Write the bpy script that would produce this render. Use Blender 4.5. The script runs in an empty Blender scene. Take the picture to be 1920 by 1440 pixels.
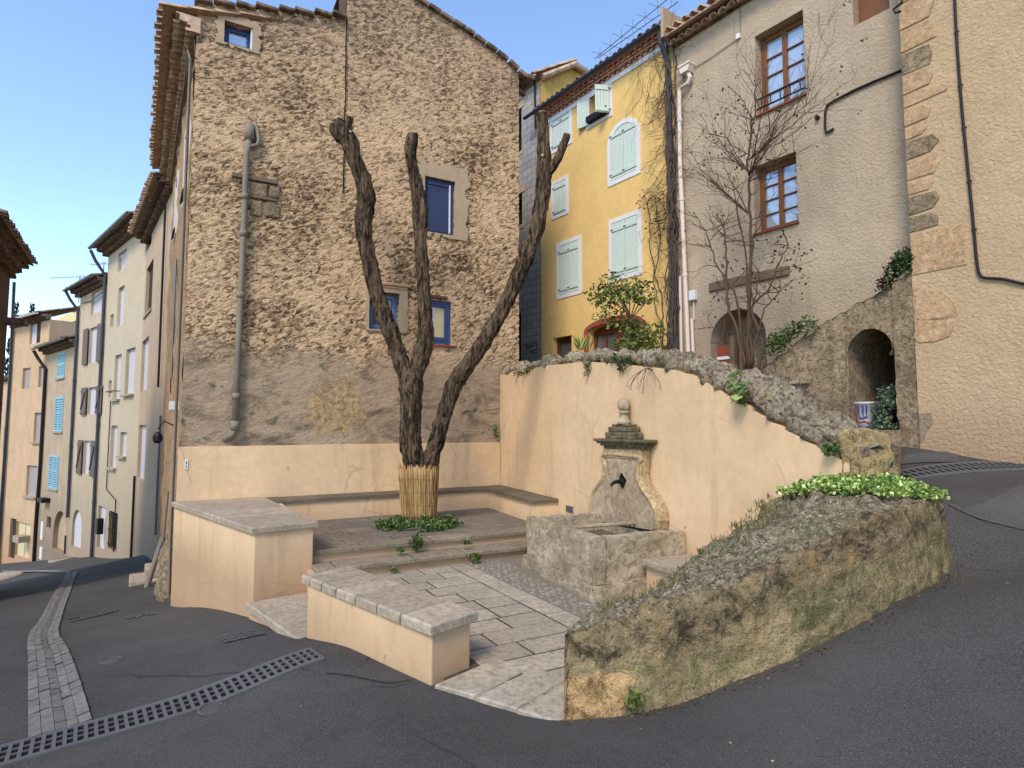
import bpy, math, random
import numpy as np
from mathutils import Vector, Matrix, noise
R_ = math.radians
random.seed(11)
sc = bpy.context.scene
COL = sc.collection

# ------------------------------------------------------------------ camera, light, exposure
FPX, PITCH, EYE = 1120.0, R_(4.1), 1.9
cam = bpy.data.cameras.new("camera"); cam.sensor_width = 36; cam.lens = 36*FPX/1920
cam.clip_start = .05; cam.clip_end = 2000
camo = bpy.data.objects.new("camera", cam); COL.objects.link(camo)
camo.location = (0, 0, EYE); camo.rotation_euler = (math.pi/2+PITCH, 0, 0)
sc.camera = camo
SUN_AZ, SUN_EL = 203.0, 46.0          # compass azimuth measured from +Y towards +X
w = bpy.data.worlds.new("World"); sc.world = w; w.use_nodes = True
wn = w.node_tree.nodes; bg = wn['Background']
sky = wn.new('ShaderNodeTexSky'); sky.sky_type = 'NISHITA'; sky.sun_disc = False
sky.sun_elevation = R_(SUN_EL); sky.sun_rotation = R_(SUN_AZ)
sky.altitude = 300; sky.air_density = 1.0; sky.dust_density = .1; sky.ozone_density = 2.4
w.node_tree.links.new(sky.outputs[0], bg.inputs[0]); bg.inputs[1].default_value = .15
sl = bpy.data.lights.new("sun", 'SUN'); sl.energy = 1.5; sl.angle = R_(18); sl.color = (1, .88, .74)
so = bpy.data.objects.new("sun", sl); COL.objects.link(so)
sd = Vector((math.sin(R_(SUN_AZ))*math.cos(R_(SUN_EL)), math.cos(R_(SUN_AZ))*math.cos(R_(SUN_EL)), math.sin(R_(SUN_EL))))
so.rotation_euler = sd.to_track_quat('Z', 'Y').to_euler()
sc.view_settings.view_transform = 'Standard'; sc.view_settings.look = 'None'
sc.view_settings.exposure = 1.2; sc.view_settings.gamma = 1

# ------------------------------------------------------------------ survey helpers
def ray(u, v):
    a = (u-960)/FPX; b = (720-v)/FPX
    return Vector((a, math.cos(PITCH)-b*math.sin(PITCH), math.sin(PITCH)+b*math.cos(PITCH)))
CP = Vector((0, 0, EYE))
def atd(u, v, y):
    d = ray(u, v); return CP+d*(y/d.y)
def atz(u, v, z):
    d = ray(u, v); return CP+d*((z-EYE)/d.z)
class Frame:
    """vertical plane; s runs to the right as seen from outside, o is the distance in front of it"""
    def __init__(f, x, y, az):
        f.o = Vector((x, y, 0)); a = R_(az); f.d = Vector((math.sin(a), math.cos(a), 0)); f.n = Vector((f.d.y, -f.d.x, 0))
        f.th = math.atan2(f.d.y, f.d.x)
        f.m = Matrix.Translation(f.o) @ Matrix.Rotation(f.th, 4, 'Z')
    def at(f, u, v, o=0.):
        r = ray(u, v); t = (f.n.dot(f.o-CP)+o)/f.n.dot(r); p = CP+r*t-f.o
        return p.dot(f.d), p.z
    def P(f, s, o, z): return f.o+f.d*s+f.n*o+Vector((0, 0, z))
    def L(f, p):
        q = p-f.o; return Vector((q.dot(f.d), -q.dot(f.n), p.z))
PO = atz(937.6, 906, .72)
G = Frame(PO.x, PO.y, 61)                 # gable of the stone house
T = Frame(PO.x, PO.y, 157)                # tall plastered wall behind the fountain
R = Frame((1015-960)/FPX*16, 16, 144)     # the row of houses on the terrace
def pl(a, b, z=0.):                       # plaza coordinates: a leftwards along the gable, b towards the viewer
    return G.P(-a, b, z)

# ------------------------------------------------------------------ mesh helpers
class MB:
    def __init__(s): s.v = []; s.f = []; s.m = []; s.key = {}
    def add(s, p): s.v.append(Vector(p)); return len(s.v)-1
    def kadd(s, p):
        k = (round(p[0], 4), round(p[1], 4), round(p[2], 4))
        if k not in s.key: s.key[k] = s.add(p)
        return s.key[k]
    def face(s, pts, m=0): s.f.append([s.add(p) for p in pts]); s.m.append(m)
    def fi(s, idx, m=0): s.f.append(list(idx)); s.m.append(m)
    def box(s, x0, x1, y0, y1, z0, z1, m=0):
        i = len(s.v)
        for z in (z0, z1):
            for x, y in ((x0, y0), (x1, y0), (x1, y1), (x0, y1)): s.v.append(Vector((x, y, z)))
        for q in ((3, 2, 1, 0), (4, 5, 6, 7), (0, 1, 5, 4), (1, 2, 6, 5), (2, 3, 7, 6), (3, 0, 4, 7)):
            s.fi([i+k for k in q], m)
    def obox(s, c, d, L, W, H, m=0):      # box centred at c, long axis d (3D), width, height
        d = Vector(d).normalized(); up = Vector((0, 0, 1)) if abs(d.z) < .95 else Vector((1, 0, 0))
        a = d.cross(up).normalized(); b = a.cross(d); i = len(s.v); c = Vector(c)
        for z in (-1, 1):
            for x, y in ((-1, -1), (1, -1), (1, 1), (-1, 1)): s.v.append(c+d*(x*L/2)+a*(y*W/2)+b*(z*H/2))
        for q in ((3, 2, 1, 0), (4, 5, 6, 7), (0, 1, 5, 4), (1, 2, 6, 5), (2, 3, 7, 6), (3, 0, 4, 7)): s.fi([i+k for k in q], m)
    def prism(s, poly, z0, z1, m=0, ch=0.):   # poly in xy
        n = len(poly); i = len(s.v)
        c = Vector((sum(p[0] for p in poly)/n, sum(p[1] for p in poly)/n))
        rings = [(z0, 0), (z1-ch, 0)]+([(z1, ch)] if ch else [])
        for z, ins in rings:
            for p in poly:
                q = Vector((p[0], p[1]))
                if ins: q = q+(c-q).normalized()*ins*1.3
                s.v.append(Vector((q.x, q.y, z)))
        for k in range(len(rings)-1):
            for j in range(n): s.fi([i+k*n+j, i+k*n+(j+1) % n, i+(k+1)*n+(j+1) % n, i+(k+1)*n+j], m)
        s.fi([i+j for j in reversed(range(n))], m); s.fi([i+(len(rings)-1)*n+j for j in range(n)], m)
    def extr(s, poly, y0, y1, m=0):           # poly in xz, extruded along y
        n = len(poly); i = len(s.v)
        for y in (y0, y1):
            for p in poly: s.v.append(Vector((p[0], y, p[1])))
        for j in range(n): s.fi([i+j, i+(j+1) % n, i+n+(j+1) % n, i+n+j], m)
        s.fi([i+j for j in range(n)], m); s.fi([i+n+j for j in reversed(range(n))], m)
    def tube(s, pts, rad, n=8, m=0, cap=True, jit=0.):
        pts = [Vector(p) for p in pts]; N = len(pts)
        if not hasattr(rad, '__len__'): rad = [rad]*N
        i0 = len(s.v); ref = None
        for k in range(N):
            t = (pts[min(k+1, N-1)]-pts[max(k-1, 0)])
            t = t.normalized() if t.length > 1e-9 else Vector((0, 0, 1))
            if ref is None: ref = (Vector((0, 1, 0)) if abs(t.y) < .9 else Vector((1, 0, 0)))
            a = (ref-t*ref.dot(t)).normalized(); b = t.cross(a); ref = a
            for j in range(n):
                an = 2*math.pi*j/n; r = rad[k]*(1+random.uniform(-jit, jit))
                s.v.append(pts[k]+a*(math.cos(an)*r)+b*(math.sin(an)*r))
        for k in range(N-1):
            for j in range(n): s.fi([i0+k*n+j, i0+k*n+(j+1) % n, i0+(k+1)*n+(j+1) % n, i0+(k+1)*n+j], m)
        if cap:
            s.fi([i0+j for j in reversed(range(n))], m); s.fi([i0+(N-1)*n+j for j in range(n)], m)
    def lathe(s, prof, n=24, c=(0, 0, 0), m=0, sq=None):
        i0 = len(s.v); c = Vector(c); N = len(prof)
        for r, z in prof:
            for j in range(n):
                a = 2*math.pi*j/n; s.v.append(c+Vector((r*math.cos(a), r*math.sin(a), z)))
        for k in range(N-1):
            for j in range(n): s.fi([i0+k*n+j, i0+k*n+(j+1) % n, i0+(k+1)*n+(j+1) % n, i0+(k+1)*n+j], m)
        s.fi([i0+j for j in reversed(range(n))], m); s.fi([i0+(N-1)*n+j for j in range(n)], m)
    def grid(s, rows, m=0, closed=False):     # rows: list of equal length point lists
        i0 = len(s.v); W = len(rows[0])
        for r in rows:
            for p in r: s.v.append(Vector(p))
        for k in range(len(rows)-1):
            for j in range(W if closed else W-1):
                j2 = (j+1) % W
                s.fi([i0+k*W+j, i0+k*W+j2, i0+(k+1)*W+j2, i0+(k+1)*W+j], m)
    def xf(s, M, start=0):
        for k in range(start, len(s.v)): s.v[k] = M @ s.v[k]
    def leaf(s, p, d, size, wid=.5, m=0, fold=.25):
        d = Vector(d).normalized(); a = d.cross(Vector((random.uniform(-1, 1), random.uniform(-1, 1), random.uniform(-1, 1))))
        if a.length < 1e-4: a = Vector((1, 0, 0))
        a.normalize(); nn = a.cross(d); i = len(s.v); p = Vector(p)
        s.v += [p, p+d*size*.5+a*size*wid*.5+nn*size*fold*.4, p+d*size, p+d*size*.5-a*size*wid*.5+nn*size*fold*.4]
        s.fi((i, i+1, i+2), m); s.fi((i, i+2, i+3), m)

def setp(o, label=None, cat=None, group=None, kind=None):
    if label: o['label'] = label
    if cat: o['category'] = cat
    if group: o['group'] = group
    if kind: o['kind'] = kind
    return o
def obj(name, mb, mat, parent=None, fr=None, smooth=False, bev=0., rec=True, rough=None, segs=1):
    me = bpy.data.meshes.new(name); me.from_pydata([tuple(v) for v in mb.v], [], mb.f)
    for m in (mat if isinstance(mat, (list, tuple)) else [mat]): me.materials.append(m)
    if any(mb.m): me.polygons.foreach_set('material_index', mb.m)
    if rec:
        import bmesh
        b = bmesh.new(); b.from_mesh(me); bmesh.ops.recalc_face_normals(b, faces=b.faces[:]); b.to_mesh(me); b.free()
    me.update()
    if rough:
        nr = [v.normal.copy() for v in me.vertices]; co = [v.co.copy() for v in me.vertices]
        for amp, scl in rough:
            sv = Vector(scl) if hasattr(scl, '__len__') else Vector((scl, scl, scl))
            for i, v in enumerate(me.vertices):
                q = Vector((co[i].x*sv.x, co[i].y*sv.y, co[i].z*sv.z)); v.co += nr[i]*(noise.noise(q)*amp)
        me.update()
    me.polygons.foreach_set('use_smooth', [smooth]*len(me.polygons))
    o = bpy.data.objects.new(name, me); COL.objects.link(o)
    M = fr.m if isinstance(fr, Frame) else (fr if fr is not None else Matrix.Identity(4))
    if parent is not None:
        o.parent = parent; o.matrix_local = (WM[parent.name].inverted() @ M); WM[o.name] = M
    else:
        o.matrix_world = M; WM[o.name] = M.copy()
    if bev:
        md = o.modifiers.new('bevel', 'BEVEL'); md.width = bev; md.segments = segs; md.limit_method = 'ANGLE'; md.angle_limit = R_(40)
    return o
WM = {}
def thing(name, label, cat, fr, group=None):
    o = bpy.data.objects.new(name, None); COL.objects.link(o); o.empty_display_size = .3
    M = fr.m if isinstance(fr, Frame) else fr
    o.matrix_world = M; WM[o.name] = M.copy()
    return setp(o, label, cat, group)
def crv(pts, n):          # Catmull-Rom through vectors
    pts = [Vector(p) for p in pts]; P = [pts[0]*2-pts[1]]+pts+[pts[-1]*2-pts[-2]]; out = []
    for k in range(1, len(P)-2):
        a, b, c, d = P[k-1:k+3]
        for j in range(n):
            t = j/n
            out.append(.5*((2*b)+(c-a)*t+(2*a-5*b+4*c-d)*t*t+(3*b-a-3*c+d)*t**3))
    out.append(pts[-1]); return out
def lerpl(x, xs, ys): return float(np.interp(x, xs, ys))

# ------------------------------------------------------------------ materials
class Mt:
    def __init__(s, name, rough=.9, spec=.25, metal=0.):
        s.m = bpy.data.materials.new(name); s.m.use_nodes = True; s.nt = s.m.node_tree; s.N = s.nt.nodes
        s.b = s.N['Principled BSDF']; s.b.inputs['Roughness'].default_value = rough
        s.b.inputs['Specular IOR Level'].default_value = spec; s.b.inputs['Metallic'].default_value = metal
        s.tc = s.N.new('ShaderNodeTexCoord').outputs['Object']
    def lk(s, a, i):
        if hasattr(a, 'is_linked') or isinstance(a, bpy.types.NodeSocket): s.nt.links.new(a, i)
        else: i.default_value = a if not (hasattr(a, '__len__') and len(a) == 3 and i.type == 'RGBA') else (*a, 1)
    def map(s, scale=(1, 1, 1), rot=(0, 0, 0), loc=(0, 0, 0), vec=None):
        n = s.N.new('ShaderNodeMapping'); n.inputs['Scale'].default_value = scale; n.inputs['Rotation'].default_value = rot
        n.inputs['Location'].default_value = loc; s.lk(vec or s.tc, n.inputs['Vector']); return n.outputs[0]
    def noise(s, scale=5, det=4, rgh=.55, dist=0, vec=None):
        n = s.N.new('ShaderNodeTexNoise'); n.inputs['Scale'].default_value = scale; n.inputs['Detail'].default_value = det
        n.inputs['Roughness'].default_value = rgh; n.inputs['Distortion'].default_value = dist; s.lk(vec or s.tc, n.inputs['Vector']); return n.outputs['Fac']
    def vor(s, scale=5, feat='F1', vec=None, out='Distance', rand=1.):
        n = s.N.new('ShaderNodeTexVoronoi'); n.feature = feat; n.inputs['Scale'].default_value = scale; n.inputs['Randomness'].default_value = rand
        s.lk(vec or s.tc, n.inputs['Vector']); return n.outputs[out]
    def brick(s, vec, w, h, mort, c1, c2, cm, off=.5):
        n = s.N.new('ShaderNodeTexBrick'); n.inputs['Scale'].default_value = 1; n.inputs['Brick Width'].default_value = w
        n.inputs['Row Height'].default_value = h; n.inputs['Mortar Size'].default_value = mort; n.offset = off; n.inputs['Mortar Smooth'].default_value = .3
        for k, c in (('Color1', c1), ('Color2', c2), ('Mortar', cm)): n.inputs[k].default_value = (*c, 1)
        s.lk(vec, n.inputs['Vector']); return n.outputs
    def ramp(s, fac, stops):
        n = s.N.new('ShaderNodeValToRGB'); e = n.color_ramp.elements
        while len(e) < len(stops): e.new(.5)
        for k, (p, c) in enumerate(stops): e[k].position = p; e[k].color = (c, c, c, 1) if not hasattr(c, '__len__') else (*c, 1)
        s.lk(fac, n.inputs[0]); return n.outputs[0]
    def mix(s, fac, a, b, bl='MIX'):
        n = s.N.new('ShaderNodeMix'); n.data_type = 'RGBA'; n.blend_type = bl
        s.lk(fac, n.inputs[0]); s.lk(a, n.inputs[6]); s.lk(b, n.inputs[7]); return n.outputs[2]
    def mth(s, op, a, b=0., clamp=False):
        n = s.N.new('ShaderNodeMath'); n.operation = op; n.use_clamp = clamp; s.lk(a, n.inputs[0]); s.lk(b, n.inputs[1]); return n.outputs[0]
    def sep(s, vec=None):
        n = s.N.new('ShaderNodeSeparateXYZ'); s.lk(vec or s.tc, n.inputs[0]); return n.outputs
    def isl(s):
        return s.N.new('ShaderNodeNewGeometry').outputs['Random Per Island']
    def col(s, c): s.lk(c, s.b.inputs['Base Color']); return s
    def bump(s, h, st=.5, dist=.02, nrm=None):
        n = s.N.new('ShaderNodeBump'); n.inputs['Strength'].default_value = st; n.inputs['Distance'].default_value = dist
        s.lk(h, n.inputs['Height'])
        if nrm: s.lk(nrm, n.inputs['Normal'])
        s.lk(n.outputs[0], s.b.inputs['Normal']); return n.outputs[0]
    def disp(s, h, scale, mid=.5):
        n = s.N.new('ShaderNodeDisplacement'); n.inputs['Scale'].default_value = scale; n.inputs['Midlevel'].default_value = mid
        s.lk(h, n.inputs['Height']); s.lk(n.outputs[0], s.N['Material Output'].inputs['Displacement']); s.m.displacement_method = 'BOTH'
def sc3(c, k): return tuple(x*k for x in c)
def srgb(r, g, b):
    f = lambda x: (x/255/12.92 if x/255 <= .04045 else ((x/255+.055)/1.055)**2.4)
    return (f(r)*.82, f(g)*.82, f(b)*.82)

def stucco(name, base, var=.16, grain=60, bst=.35, bd=.012, streak=.3, dirt=(.16, .12, .08), low=None, coarse=0., big=1.1, crack=0.):
    m = Mt(name)
    n1 = m.noise(big, 5, .6); n2 = m.noise(grain*.15, 6, .65); n3 = m.noise(grain, 3, .6)
    c = m.mix(m.ramp(n1, [(.3, 0.), (.7, 1.)]), sc3(base, 1-var), sc3(base, 1+var*.6))
    c = m.mix(m.mth('MULTIPLY', m.ramp(n2, [(.42, 0.), (.72, 1.)]), .45), c, sc3(base, .72))
    st = m.noise(1.6, 5, .7, .3, m.map((2.2, 2.2, .22)))
    c = m.mix(m.mth('MULTIPLY', m.ramp(st, [(.55, 0.), (.8, 1.)]), streak), c, dirt)
    if low is not None:
        z = m.sep()[2]; zz = m.mth('ADD', z, m.mth('MULTIPLY', m.mth('SUBTRACT', n2, .5), low[1]))
        c = m.mix(m.mth('MULTIPLY', m.ramp(m.mth('SUBTRACT', 1., m.mth('DIVIDE', m.mth('SUBTRACT', zz, low[0]), low[1])), [(.2, 0.), (1., 1.)]), low[2]), c, dirt)
    if crack:
        wv = m.N.new('ShaderNodeMix'); wv.data_type = 'VECTOR'; wv.inputs[0].default_value = .12; m.nt.links.new(m.tc, wv.inputs[4])
        nn = m.N.new('ShaderNodeTexNoise'); nn.inputs['Scale'].default_value = 2.5; nn.inputs['Detail'].default_value = 6; m.nt.links.new(m.tc, nn.inputs['Vector']); m.nt.links.new(nn.outputs['Color'], wv.inputs[5])
        ed = m.vor(.9, 'DISTANCE_TO_EDGE', wv.outputs[1]); mk = m.ramp(m.noise(.9, 2), [(.5, 0.), (.62, 1.)])
        c = m.mix(m.mth('MULTIPLY', m.mth('MULTIPLY', m.ramp(ed, [(.0, 1.), (.012, 0.)]), mk), crack), c, sc3(base, .35))
        c = m.mix(m.mth('MULTIPLY', m.ramp(m.noise(3.2, 6, .75), [(.64, 0.), (.72, 1.)]), crack*.6), c, sc3(base, .7))
        c = m.mix(m.ramp(m.noise(6.5, 3, .5), [(.735, 0.), (.75, .8)]), c, sc3(base, .45))
    m.col(c)
    h = m.mth('ADD', m.mth('MULTIPLY', n3, .5), n2)
    if coarse: h = m.mth('ADD', h, m.mth('MULTIPLY', m.noise(20, 5, .65, .4), coarse))
    m.bump(h, bst, bd); return m.m

def plain(name, c, rough=.6, spec=.3, metal=0., var=.12, sc=8., bst=.1):
    m = Mt(name, rough, spec, metal); n = m.noise(sc, 5, .65)
    m.col(m.mix(n, sc3(c, 1-var*1.5), sc3(c, 1+var*1.2)))
    if bst: m.bump(m.noise(sc*6, 4), bst, .004)
    return m.m

def stone(name, base, dark, light=None, scale=6., bst=.8, bd=.03, patch=.5, extra=None, lich=.0):
    m = Mt(name, .92, .2)
    a = m.noise(scale*.5, 6, .65, .4); b = m.noise(scale*3.2, 6, .7, .6); f = m.noise(scale*14, 3, .6)
    c = m.mix(m.ramp(a, [(.32, 0.), (.66, 1.)]), sc3(base, .78), sc3(base, 1.12))
    c = m.mix(m.ramp(b, [(.42, patch), (.52, 0.)]), c, dark)
    if light: c = m.mix(m.ramp(m.noise(scale*1.9, 6, .75, .5), [(.52, 0.), (.6, .85)]), c, light)
    if extra: c = m.mix(m.ramp(m.noise(scale*.33, 4, .6, .3), [(.48, 0.), (.66, extra[1])]), c, extra[0])
    m.col(c); m.bump(m.mth('ADD', b, m.mth('MULTIPLY', f, .4)), bst, bd); return m.m

def wall_mix():
    m = Mt('mossy_wall_stone', .93, .18)
    at = lambda n: (lambda q: (setattr(q, 'attribute_name', n), q.outputs['Fac'])[1])(m.N.new('ShaderNodeAttribute'))
    hr, sr = at('hrel'), at('srel')
    A = m.noise(1.3, 6, .68, .5); B = m.noise(6, 7, .72, .5); Cn = m.noise(22, 5, .7, .3); D = m.noise(3., 6, .7, 1.)
    side = m.mix(m.ramp(A, [(.36, 0.), (.62, 1.)]), srgb(130, 116, 80), srgb(178, 156, 114))
    side = m.mix(m.ramp(D, [(.5, 0.), (.64, .8)]), side, srgb(96, 94, 56)); side = m.mix(m.ramp(B, [(.36, .65), (.47, 0.)]), side, srgb(80, 72, 50))
    side = m.mix(m.ramp(m.noise(.9, 5, .7), [(.56, 0.), (.66, .8)]), side, srgb(182, 152, 106))
    lip = m.mix(m.ramp(B, [(.38, 0.), (.56, 1.)]), srgb(76, 64, 46), srgb(160, 138, 102)); lip = m.mix(m.ramp(Cn, [(.36, .8), (.46, 0.)]), lip, srgb(54, 46, 34)); lip = m.mix(m.ramp(D, [(.56, 0.), (.68, .8)]), lip, srgb(180, 148, 98))
    org = m.mix(m.ramp(B, [(.38, 0.), (.55, 1.)]), srgb(140, 108, 68), srgb(214, 174, 120)); org = m.mix(m.ramp(D, [(.52, 0.), (.62, .85)]), org, srgb(88, 78, 50))
    top = m.mix(m.ramp(Cn, [(.38, 0.), (.5, .6), (.62, 1.)]), srgb(58, 51, 38), srgb(176, 158, 128)); top = m.mix(m.ramp(B, [(.5, 0.), (.62, .7)]), top, srgb(112, 100, 74)); top = m.mix(m.ramp(m.noise(2.2, 5, .7), [(.5, 0.), (.62, .6)]), top, srgb(104, 104, 62)); top = m.mix(m.ramp(m.noise(46, 3, .6), [(.6, 0.), (.66, .7)]), top, srgb(220, 210, 188))
    hn = m.mth('ADD', hr, m.mth('MULTIPLY', m.mth('SUBTRACT', m.noise(2.4, 5, .7), .5), .9))
    c = m.mix(m.ramp(hn, [(.62, 0.), (.74, 1.)]), side, lip)
    jn = m.mth('MULTIPLY', m.mth('SUBTRACT', m.noise(3.2, 4, .7), .5), .5)
    fo_ = m.mth('MULTIPLY', m.ramp(m.mth('ADD', sr, jn), [(.19, 1.), (.205, 0.)]), m.ramp(m.mth('ADD', hr, m.mth('MULTIPLY', jn, .6)), [(.56, 1.), (.6, 0.)]))
    c = m.mix(fo_, c, org)
    hd = m.mth('ADD', hr, m.mth('MULTIPLY', m.mth('SUBTRACT', B, .5), .3)); c = m.mix(m.ramp(m.mth('MULTIPLY', hd, .5), [(.51, 0.), (.56, 1.)]), c, top)
    wv = m.N.new('ShaderNodeMix'); wv.data_type = 'VECTOR'; wv.inputs[0].default_value = .16; m.nt.links.new(m.tc, wv.inputs[4])
    nn = m.N.new('ShaderNodeTexNoise'); nn.inputs['Scale'].default_value = 3.; nn.inputs['Detail'].default_value = 6; m.nt.links.new(m.tc, nn.inputs['Vector']); m.nt.links.new(nn.outputs['Color'], wv.inputs[5])
    ed = m.ramp(m.vor(3.4, 'DISTANCE_TO_EDGE', m.map((1, 1, 1.6), vec=wv.outputs[1])), [(0., 0.), (.05, 1.)])
    jm = m.mth('MULTIPLY', m.mth('SUBTRACT', 1., ed), m.ramp(m.noise(1.1, 3), [(.5, .0), (.66, .28)])); c = m.mix(jm, c, srgb(76, 66, 48))
    c = m.mix(m.ramp(m.noise(60, 3, .6), [(.36, .5), (.46, 0.)]), c, srgb(62, 56, 40)); c = m.mix(m.ramp(m.noise(34, 3, .6), [(.6, 0.), (.7, .5)]), c, srgb(206, 190, 154))
    h_ = m.mth('SUBTRACT', m.mth('ADD', m.mth('ADD', B, m.mth('MULTIPLY', Cn, .6)), m.mth('MULTIPLY', D, .6)), m.mth('MULTIPLY', jm, .3))
    m.col(c); m.bump(m.mth('ADD', h_, m.mth('MULTIPLY', m.noise(60, 3), .3)), 1., .04); return m.m
def wood(name, c, rough=.6):
    m = Mt(name, rough, .3); n = m.noise(9, 5, .65, .4, m.map((6, 6, .6))); k = m.noise(2., 3)
    m.col(m.mix(n, sc3(c, .55), sc3(c, 1.25))); m.bump(n, .3, .005); return m.m
def leafm(name, c1, c2, c3=None, tr=.15):
    m = Mt(name, .55, .35); i = m.isl()
    st = [(0., c1), (1., c2)] if c3 is None else [(0., c1), (.6, c2), (1., c3)]
    m.col(m.ramp(i, st)); m.b.inputs['Subsurface Weight'].default_value = 0
    m.b.inputs['Transmission Weight'].default_value = 0.; return m.m
def glass(name, tint=(.45, .5, .56), metal=.45, rough=.04):
    m = Mt(name, rough, .8, metal); n = m.noise(1.4, 2)
    m.col(tint); m.bump(n, .06, .02); return m.m

def gable_mat():
    m = Mt('gable_render', .95, .15)
    x, y, z = m.sep()
    warp = m.noise(.7, 3)
    v = m.map((1, 1, 1), (0, R_(24), 0)); v2 = m.map((8., 8., 15.5), vec=v)
    h1 = m.noise(1.0, 6, .58, .9, v2); h2 = m.noise(2.6, 5, .65, .5, v2)
    h = m.mth('ADD', m.mth('MULTIPLY', h1, .7), m.mth('MULTIPLY', h2, .3))
    big = m.noise(.55, 5, .62, .3)
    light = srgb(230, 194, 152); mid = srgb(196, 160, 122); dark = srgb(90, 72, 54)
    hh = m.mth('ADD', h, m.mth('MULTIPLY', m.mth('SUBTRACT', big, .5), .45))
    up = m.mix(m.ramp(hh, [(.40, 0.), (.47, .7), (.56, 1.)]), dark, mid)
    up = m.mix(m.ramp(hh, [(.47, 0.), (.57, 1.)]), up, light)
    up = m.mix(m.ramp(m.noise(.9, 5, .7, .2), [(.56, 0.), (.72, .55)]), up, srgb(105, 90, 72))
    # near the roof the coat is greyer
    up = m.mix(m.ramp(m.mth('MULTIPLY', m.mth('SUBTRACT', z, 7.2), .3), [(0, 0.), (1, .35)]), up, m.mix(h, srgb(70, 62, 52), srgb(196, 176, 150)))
    # lower smoothed coat, damp stained
    ln = m.noise(3.2, 6, .68, 1.2, m.map((1, 1, 1.7), vec=v)); ls = m.noise(1.15, 6, .7, .6, m.map((1, 1, 1.6), (0, R_(-12), 0)))
    lo = m.mix(m.ramp(ln, [(.3, 0.), (.7, 1.)]), srgb(160, 136, 110), srgb(194, 168, 138))
    lo = m.mix(m.ramp(ls, [(.5, 0.), (.66, .8)]), lo, srgb(98, 88, 72))
    ls2 = m.noise(2.6, 6, .7, .8, m.map((1, 1, 2.2), (0, R_(15), 0)))
    lo = m.mix(m.ramp(ls2, [(.56, 0.), (.68, .8)]), lo, srgb(66, 62, 46))
    # patch where the coat fell off
    px = m.mth('MULTIPLY', m.mth('ADD', x, 3.42), 1.9); pz = m.mth('MULTIPLY', m.mth('SUBTRACT', z, 2.25), 1.9)
    pr = m.mth('ADD', m.mth('ADD', m.mth('POWER', px, 2.), m.mth('POWER', pz, 2.)), m.mth('MULTIPLY', m.mth('SUBTRACT', m.noise(3.0, 6, .75), .5), 5.))
    pf = m.ramp(pr, [(.75, 1.), (1., 0.)])
    lo = m.mix(pf, lo, m.mix(m.ramp(m.noise(9, 5, .7, .6), [(.38, 0.), (.6, 1.)]), srgb(140, 114, 80), srgb(198, 166, 122)))
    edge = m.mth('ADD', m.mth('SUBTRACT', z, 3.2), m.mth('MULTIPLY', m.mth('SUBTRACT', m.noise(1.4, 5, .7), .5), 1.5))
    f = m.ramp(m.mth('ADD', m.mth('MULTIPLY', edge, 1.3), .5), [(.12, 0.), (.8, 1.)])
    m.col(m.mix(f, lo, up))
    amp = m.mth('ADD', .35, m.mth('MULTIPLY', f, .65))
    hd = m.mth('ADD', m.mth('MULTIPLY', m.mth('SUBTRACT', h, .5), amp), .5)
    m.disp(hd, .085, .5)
    return m.m

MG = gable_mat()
peach = srgb(238, 201, 157)
M_peach = stucco('peach_plaster', peach, .13, 55, .25, .007, .5, srgb(160, 124, 90), (-.1, .75, .6), crack=.45)
M_peach2 = stucco('peach_plaster_wall', srgb(236, 199, 155), .13, 50, .25, .007, .5, srgb(176, 138, 104), (.1, .7, .45), crack=.3)
M_yellow = stucco('yellow_plaster', srgb(246, 204, 128), .1, 40, .12, .006, .2, srgb(168, 128, 70))
M_grey = stucco('grey_roughcast', srgb(200, 178, 150), .13, 26, .75, .03, .3, srgb(120, 100, 80), (2.6, 2.6, .55), coarse=1.6)
M_ochre = stucco('ochre_roughcast', srgb(210, 178, 138), .1, 22, .8, .03, .22, srgb(140, 108, 74), (1.5, .9, .35), coarse=1.6)
M_smooth = stucco('smooth_patch', srgb(192, 166, 134), .12, 40, .35, .012, .35, srgb(120, 104, 84))
M_side = stucco('facade_roughcast', srgb(196, 158, 116), .2, 22, .9, .04, .35, srgb(126, 100, 76), (-1.2, 1.8, .6), coarse=1.8)
M_stA = stucco('plaster_pinkish', srgb(200, 172, 142), .1, 30, .3, .01, .45, srgb(134, 114, 96), (-1.9, 2.2, .6))
M_stB = stucco('plaster_cream', srgb(208, 190, 160), .07, 30, .2, .01, .35, srgb(158, 136, 112), (-3., 5.5, .75))
M_stC = stucco('plaster_pale', srgb(206, 186, 156), .1, 30, .25, .01, .4, srgb(158, 136, 108), (-3.6, 5.5, .75))
M_stD = stucco('plaster_buff', srgb(196, 172, 142), .16, 12, .5, .03, .35, srgb(128, 108, 88), (-4.2, 5., .7), coarse=1.)
M_stE = stucco('plaster_rose', srgb(216, 180, 142), .12, 12, .5, .03, .3, srgb(176, 136, 96), (-5.4, 4., .6), coarse=.8)
M_stF = stucco('plaster_lemon', srgb(240, 220, 160), .08, 20, .2, .01, .3, srgb(180, 150, 100))
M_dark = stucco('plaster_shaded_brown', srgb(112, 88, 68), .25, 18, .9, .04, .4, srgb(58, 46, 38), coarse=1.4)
M_stone = stone('weathered_stone', srgb(172, 154, 118), srgb(84, 74, 54), srgb(206, 184, 142), 4., 1., .05, .55, (srgb(116, 114, 74), .85))
M_walltop = stone('lichened_stone_top', srgb(180, 160, 130), srgb(74, 64, 48), srgb(228, 216, 192), 15, 1.1, .03, .75, (srgb(112, 108, 70), .5))
M_stoneb = stone('pitted_brown_stone', srgb(172, 148, 112), srgb(74, 62, 46), srgb(212, 184, 140), 7., 1.2, .05, .8, (srgb(92, 84, 56), .6))
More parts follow.
